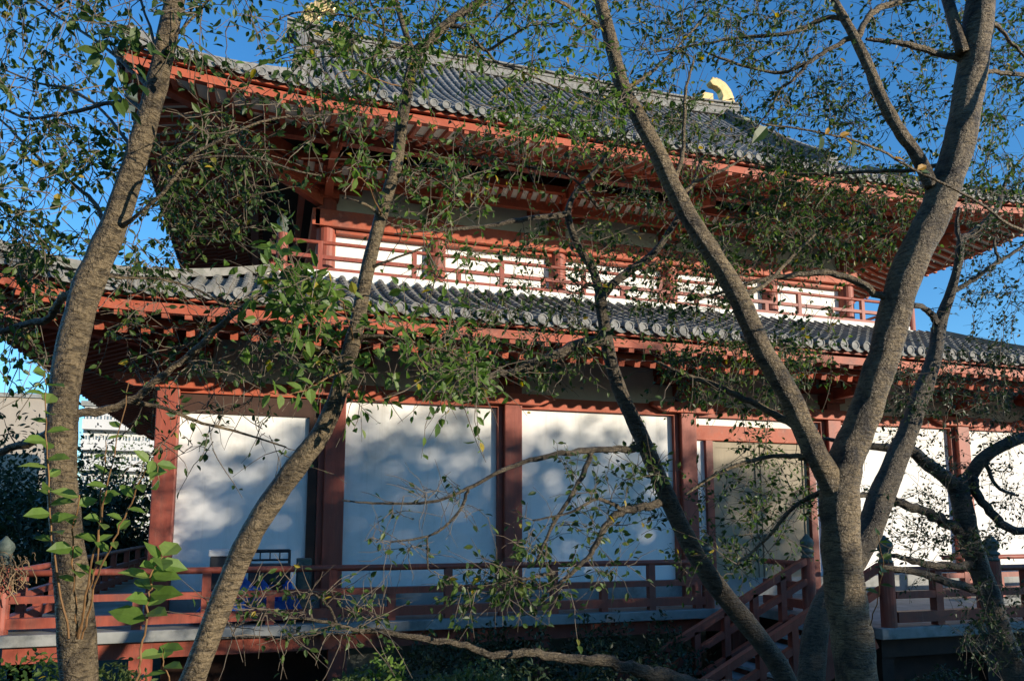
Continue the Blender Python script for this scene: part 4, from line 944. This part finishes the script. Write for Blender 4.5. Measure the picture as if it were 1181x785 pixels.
# ------------------------------------------------------------------ leafy masses: shrubs, hedge, background and neighbouring trees
def lobes_leaves(mb, lobes, n, size, shell=.55):
    vol = [a[3] * a[4] * a[5] for a in lobes]; tot = sum(vol)
    for (cx, cy, cz, rx, ry, rz), v in zip(lobes, vol):
        k = int(n * v / tot); d = rnd3(k); r = (shell + (1 - shell) * RNG.random(k)) ** .8 * (1 + .18 * np.sin(d[:, 0] * 5 + cx) + .14 * np.sin(d[:, 2] * 7 + cy * 3))
        p = np.stack([cx + d[:, 0] * r * rx, cy + d[:, 1] * r * ry, cz + d[:, 2] * r * rz], 1)
        di = d * .6 + rnd3(k) * .8; di[:, 2] -= .25; no = d * .8 + rnd3(k) * .7; no[:, 2] += .3
        L = size * RNG.uniform(.65, 1.35, k); add_leaves(mb, p, di, no, L, L * RNG.uniform(.45, .65, k))
def bushy(name, base, label, cat, lobes, n, size, mat, trunk_h=0, tr=.15, group=None):
    t = empty(name, base, label, cat, group); tm = MB()
    top = max(l[2] for l in lobes)
    for l in lobes:
        a = Vector((random.uniform(-.1, .1), random.uniform(-.1, .1), 0)); b = Vector(l[:3]); mid = a.lerp(b, .5) + Vector((-(b.x) * .25, -(b.y) * .25, .1 * b.z))
        tm.tube([a - Vector((0, 0, .15)), a.lerp(mid, .5), mid, b], [tr, tr * .8, tr * .6, tr * .25], 8, rough=.08)
    o = tm.build('trunk' if tr > .06 else 'stem', M['bark'], None, True); o.parent = t
    c = MB(); lobes_leaves(c, lobes, n, size); o = c.build('crown' if tr > .06 else 'foliage', mat); o.parent = t
    return t
# hedge in front of the veranda, in shade
def hedge(x0, x1, y, z0, ztop, dep, label, n, seed):
    t = empty('hedge', ((x0 + x1) / 2, y, z0), label, 'hedge'); w = (x1 - x0)
    lob = []; k = max(3, int(w / .8))
    for i in range(k):
        h = (ztop - z0) * random.uniform(.88, 1.06); lob.append((-w / 2 + w * (i + .5) / k + random.uniform(-.1, .1), random.uniform(-.1, .1), h * .52, .72, dep * random.uniform(.8, 1.1), h * .5))
    st_ = MB()
    for l in lob: st_.tube([(l[0], 0, -.1), (l[0] + .05, 0, l[2])], [.05, .03], 6)
    o = st_.build('stem', M['bark']); o.parent = t
    c = MB(); lobes_leaves(c, lob, n, .085); o = c.build('foliage', M['hedge']); o.parent = t
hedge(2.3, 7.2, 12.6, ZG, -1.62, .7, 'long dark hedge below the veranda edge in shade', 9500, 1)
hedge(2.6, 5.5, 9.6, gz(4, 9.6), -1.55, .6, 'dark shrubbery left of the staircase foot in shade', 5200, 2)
def shrub(px, py, Y, h, w, label, mat, n=700, size=.05):
    p = P(px, py, Y); b = (p.x, p.y, gz(p.x, p.y)); top = p.z - b[2]
    lob = [(0, 0, top - h * .5, w, w * .8, h * .5), (w * .6, .1, top - h * .65, w * .7, w * .6, h * .35), (-w * .6, 0, top - h * .7, w * .7, w * .6, h * .3)]
    bushy('shrub', b, label, 'shrub', lob, n, size, mat, tr=.02)
shrub(447, 742, 6.0, .5, .14, 'thin yellow green sapling before the foundation', M['leaflight'], 160, .055)
shrub(425, 768, 6.1, .35, .3, 'low light green shrub at the bottom left of the foundation', M['bush'], 900, .05)
shrub(545, 766, 6.3, .4, .45, 'low wide green shrub at the bottom centre', M['bush'], 1300, .05)
shrub(128, 762, 5.6, .35, .22, 'ferny green shrub behind the leftmost trunk', M['bush'], 600, .05)
shrub(30, 755, 5.6, .3, .3, 'leafy shrub in the bottom left corner', M['leaf'], 500, .05)
shrub(1090, 772, 8.2, .5, .55, 'dark leafy shrub before the landing at the bottom right', M['hedge'], 1500, .06)
shrub(640, 790, 6.2, .4, .5, 'dark low shrub under the long pale branch', M['hedge'], 1200, .05)
# background trees at the left
for i, (px, py, Y, w, lab, mat) in enumerate(((20, 488, 40, 4.2, 'dark broad tree far left beyond the veranda', 'hedge'), (95, 505, 44, 3.6, 'dark tree behind the leftmost trunk', 'hedge'), (152, 500, 75, 5.5, 'light green tree below the white apartment block', 'bush'), (165, 540, 31, 2.0, 'dark bush beside the left veranda column', 'hedge'), (60, 560, 30, 2.6, 'low dark tree behind the left railing', 'hedge'), (-60, 480, 38, 4.0, 'dark tree at the left edge behind the eave', 'hedge'))):
    p = P(px, py, Y); b = (p.x, p.y, gz(p.x, p.y)); H_ = p.z - b[2]
    lob = [(0, 0, H_ * .55, w * .8, w * .7, H_ * .45), (w * .55, 0, H_ * .45, w * .55, w * .5, H_ * .38), (-w * .55, .3, H_ * .48, w * .55, w * .5, H_ * .4), (.2 * w, -.4 * w, H_ * .3, w * .6, w * .5, H_ * .3), (-.3 * w, -.4 * w, H_ * .28, w * .6, w * .5, H_ * .28)]
    bushy('broadleaf_tree', b, lab, 'tree', lob, 4200, .26, M[mat], tr=.2, group='trees beyond the veranda')
# neighbouring trees to the right of the viewer: their crowns shade the lower wall
EV = ((24.5, -8.0, 9.9, 2.1, 'dense evergreen tree right of the viewer, nearest the cherry trees'), (27.6, -8.6, 10.5, 2.4, 'tall dense evergreen tree right of the viewer, second in its row'), (30.4, -7.8, 10.0, 2.8, 'tall dense evergreen tree, third in the row right of the viewer'), (34.4, -8.4, 9.3, 2.5, 'shorter dense evergreen tree at the far end of the row'), (17.0, -7.6, 4.5, 2.0, 'low dense evergreen shrub tree at the near end of the row'))
for i, (x, y, H_, w, lab) in enumerate(EV):
    b = (x, y, gz(x, y)); gap = 0
    lob = [(0, 0, H_ * .60, w * .85, w * .85, H_ * .28), (w * .6, .2, H_ * .45, w * .65, w * .65, H_ * .28), (-w * .6, -.2, H_ * .46, w * .65, w * .65, H_ * .28), (.1, .5, H_ * .28, w * .9, w * .8, H_ * .25), (w * .45, -.3, H_ * .80, w * .72, w * .65, H_ * .17), (-w * .4, .3, H_ * .76, w * .72, w * .65, H_ * .17)]
    bushy('evergreen_tree', b, lab, 'tree', lob, int(2300 * w), .30, M['hedge'], tr=.22, group='evergreens beside the viewer')

# unseen trees added behind the viewer to block sky light and deepen the shade
for x, y, H_, w, lab in ((6.0, -13, 12.0, 3.6, 'unseen broad dark evergreen added behind the viewer to block sky light, rightmost of its row'), (-.5, -11, 13.0, 3.8, 'unseen tall dark evergreen added directly behind the viewer to block sky light'), (-7.5, -10, 12.5, 3.8, 'unseen broad dark evergreen added behind the viewer on the left to block sky light'), (-14, -6, 12.0, 3.8, 'unseen dark evergreen added left of the viewer to block sky light'), (-17, 2, 11.0, 3.4, 'unseen dark evergreen added far left to block sky light')):
    lob = [(0, 0, H_ * .60, w * .85, w * .85, H_ * .28), (w * .6, .2, H_ * .42, w * .65, w * .65, H_ * .28), (-w * .6, -.2, H_ * .44, w * .65, w * .65, H_ * .28), (.1, .5, H_ * .26, w * .9, w * .8, H_ * .24), (w * .35, -.3, H_ * .80, w * .5, w * .5, H_ * .17)]
    bushy('evergreen_tree', (x, y, gz(x, y)), lab, 'tree', lob, int(1300 * w), .38, M['hedge'], tr=.25, group='added trees behind the viewer that block sky light')

# ------------------------------------------------------------------ far buildings
def block(px0, px1, ytop, Y, dep, label, wall, cols, rows, name, wz0=.15):
    a = P(px0, ytop, Y); b = P(px1, ytop, Y); w = b.x - a.x; h = a.z - ZG
    t = empty(name, (a.x, Y, ZG), label, 'building')
    o = MB().box(0, w, 0, dep, -.5, h).build('wall', wall); o.parent = t
    o = MB().box(-.3, w + .3, -.3, dep + .3, h + .003, h + .5).build('roof', M['concrete']); o.parent = t
    sh = (h - 1) / rows if rows > 3 else 3.4; sw = w / cols
    for r in range(rows):
        for c_ in range(cols):
            x0, z0 = c_ * sw + sw * .12, .6 + r * sh + sh * .28
            f = MB(); bx, bz = x0 + sw * .76, z0 + sh * .5
            for q in ((x0, x0 + .1, z0, bz), (bx - .1, bx, z0, bz), (x0 + .102, bx - .102, z0, z0 + .1), (x0 + .102, bx - .102, bz - .1, bz), ((x0 + bx) / 2 - .05, (x0 + bx) / 2 + .05, z0 + .102, bz - .102)): f.box(q[0], q[1], -.12, -.003, q[2], q[3])
            fo = f.build('window', M['white']); fo.parent = t
            po = MB().box(x0 + .1, bx - .1, -.05, -.004, z0 + .1, bz - .1).build('pane', M['glass']); po.parent = fo
    if name == 'apartment_block':
        for r in range(rows):
            z0 = .6 + r * sh
            o = MB().box(.1, w - .1, -1.2, -.01, z0, z0 + .12).box(.1, w - .1, -1.2, -1.12, z0 + .12, z0 + 1.0).build('balcony', M['white']); o.parent = t
block(98, 178, 468, 85, 10, 'white apartment block with balconies and glazed windows far left', M['white'], 7, 7, 'apartment_block')
block(-120, 48, 452, 110, 14, 'beige flat topped building far behind at the left edge', M['beige'], 9, 2, 'office_building')

# ------------------------------------------------------------------ camera, light
cam = bpy.data.cameras.new('camera'); co = bpy.data.objects.new('camera', cam); COL.objects.link(co); scene.camera = co
co.matrix_world = Matrix(((RT.x, UP.x, -FW.x, 0), (RT.y, UP.y, -FW.y, 0), (RT.z, UP.z, -FW.z, 0), (0, 0, 0, 1)))
cam.sensor_fit = 'HORIZONTAL'; cam.sensor_width = 36; cam.lens = 36 * FPX / 1181; cam.shift_y = (PYC - 392.5) / 1181; cam.shift_x = -(PXC - 590.5) / 1181
cam.clip_start = .05; cam.clip_end = 6000

AZ, EL = R(45), R(9.5)
sd = Vector((math.sin(AZ) * math.cos(EL), -math.cos(AZ) * math.cos(EL), math.sin(EL)))    # towards the sun
sun = bpy.data.lights.new('sun', 'SUN'); sun.energy = 3.9; sun.angle = R(.53); sun.color = (1, .87, .70)
so = bpy.data.objects.new('sun', sun); COL.objects.link(so); so.rotation_euler = (-sd).to_track_quat('-Z', 'Y').to_euler()
w = bpy.data.worlds.new('World'); scene.world = w; w.use_nodes = True; nt = w.node_tree
sky = nt.nodes.new('ShaderNodeTexSky'); sky.sky_type = 'NISHITA'; sky.sun_disc = False; sky.sun_elevation = EL
sky.sun_rotation = math.atan2(sd.x, sd.y); sky.altitude = 50; sky.air_density = 1.0; sky.dust_density = .0; sky.ozone_density = 4
hs = N(nt, 'ShaderNodeHueSaturation', Saturation=1.12, Value=1.0); nt.links.new(sky.outputs[0], hs.inputs['Color'])
bg = nt.nodes['Background']; bg.inputs['Strength'].default_value = .15; nt.links.new(hs.outputs[0], bg.inputs['Color'])
scene.view_settings.view_transform = 'Standard'; scene.view_settings.look = 'None'; scene.view_settings.exposure = 1.0; scene.view_settings.gamma = 1
scene.cycles.max_bounces = 6; scene.cycles.transparent_max_bounces = 4
scene.cycles.use_denoising = True
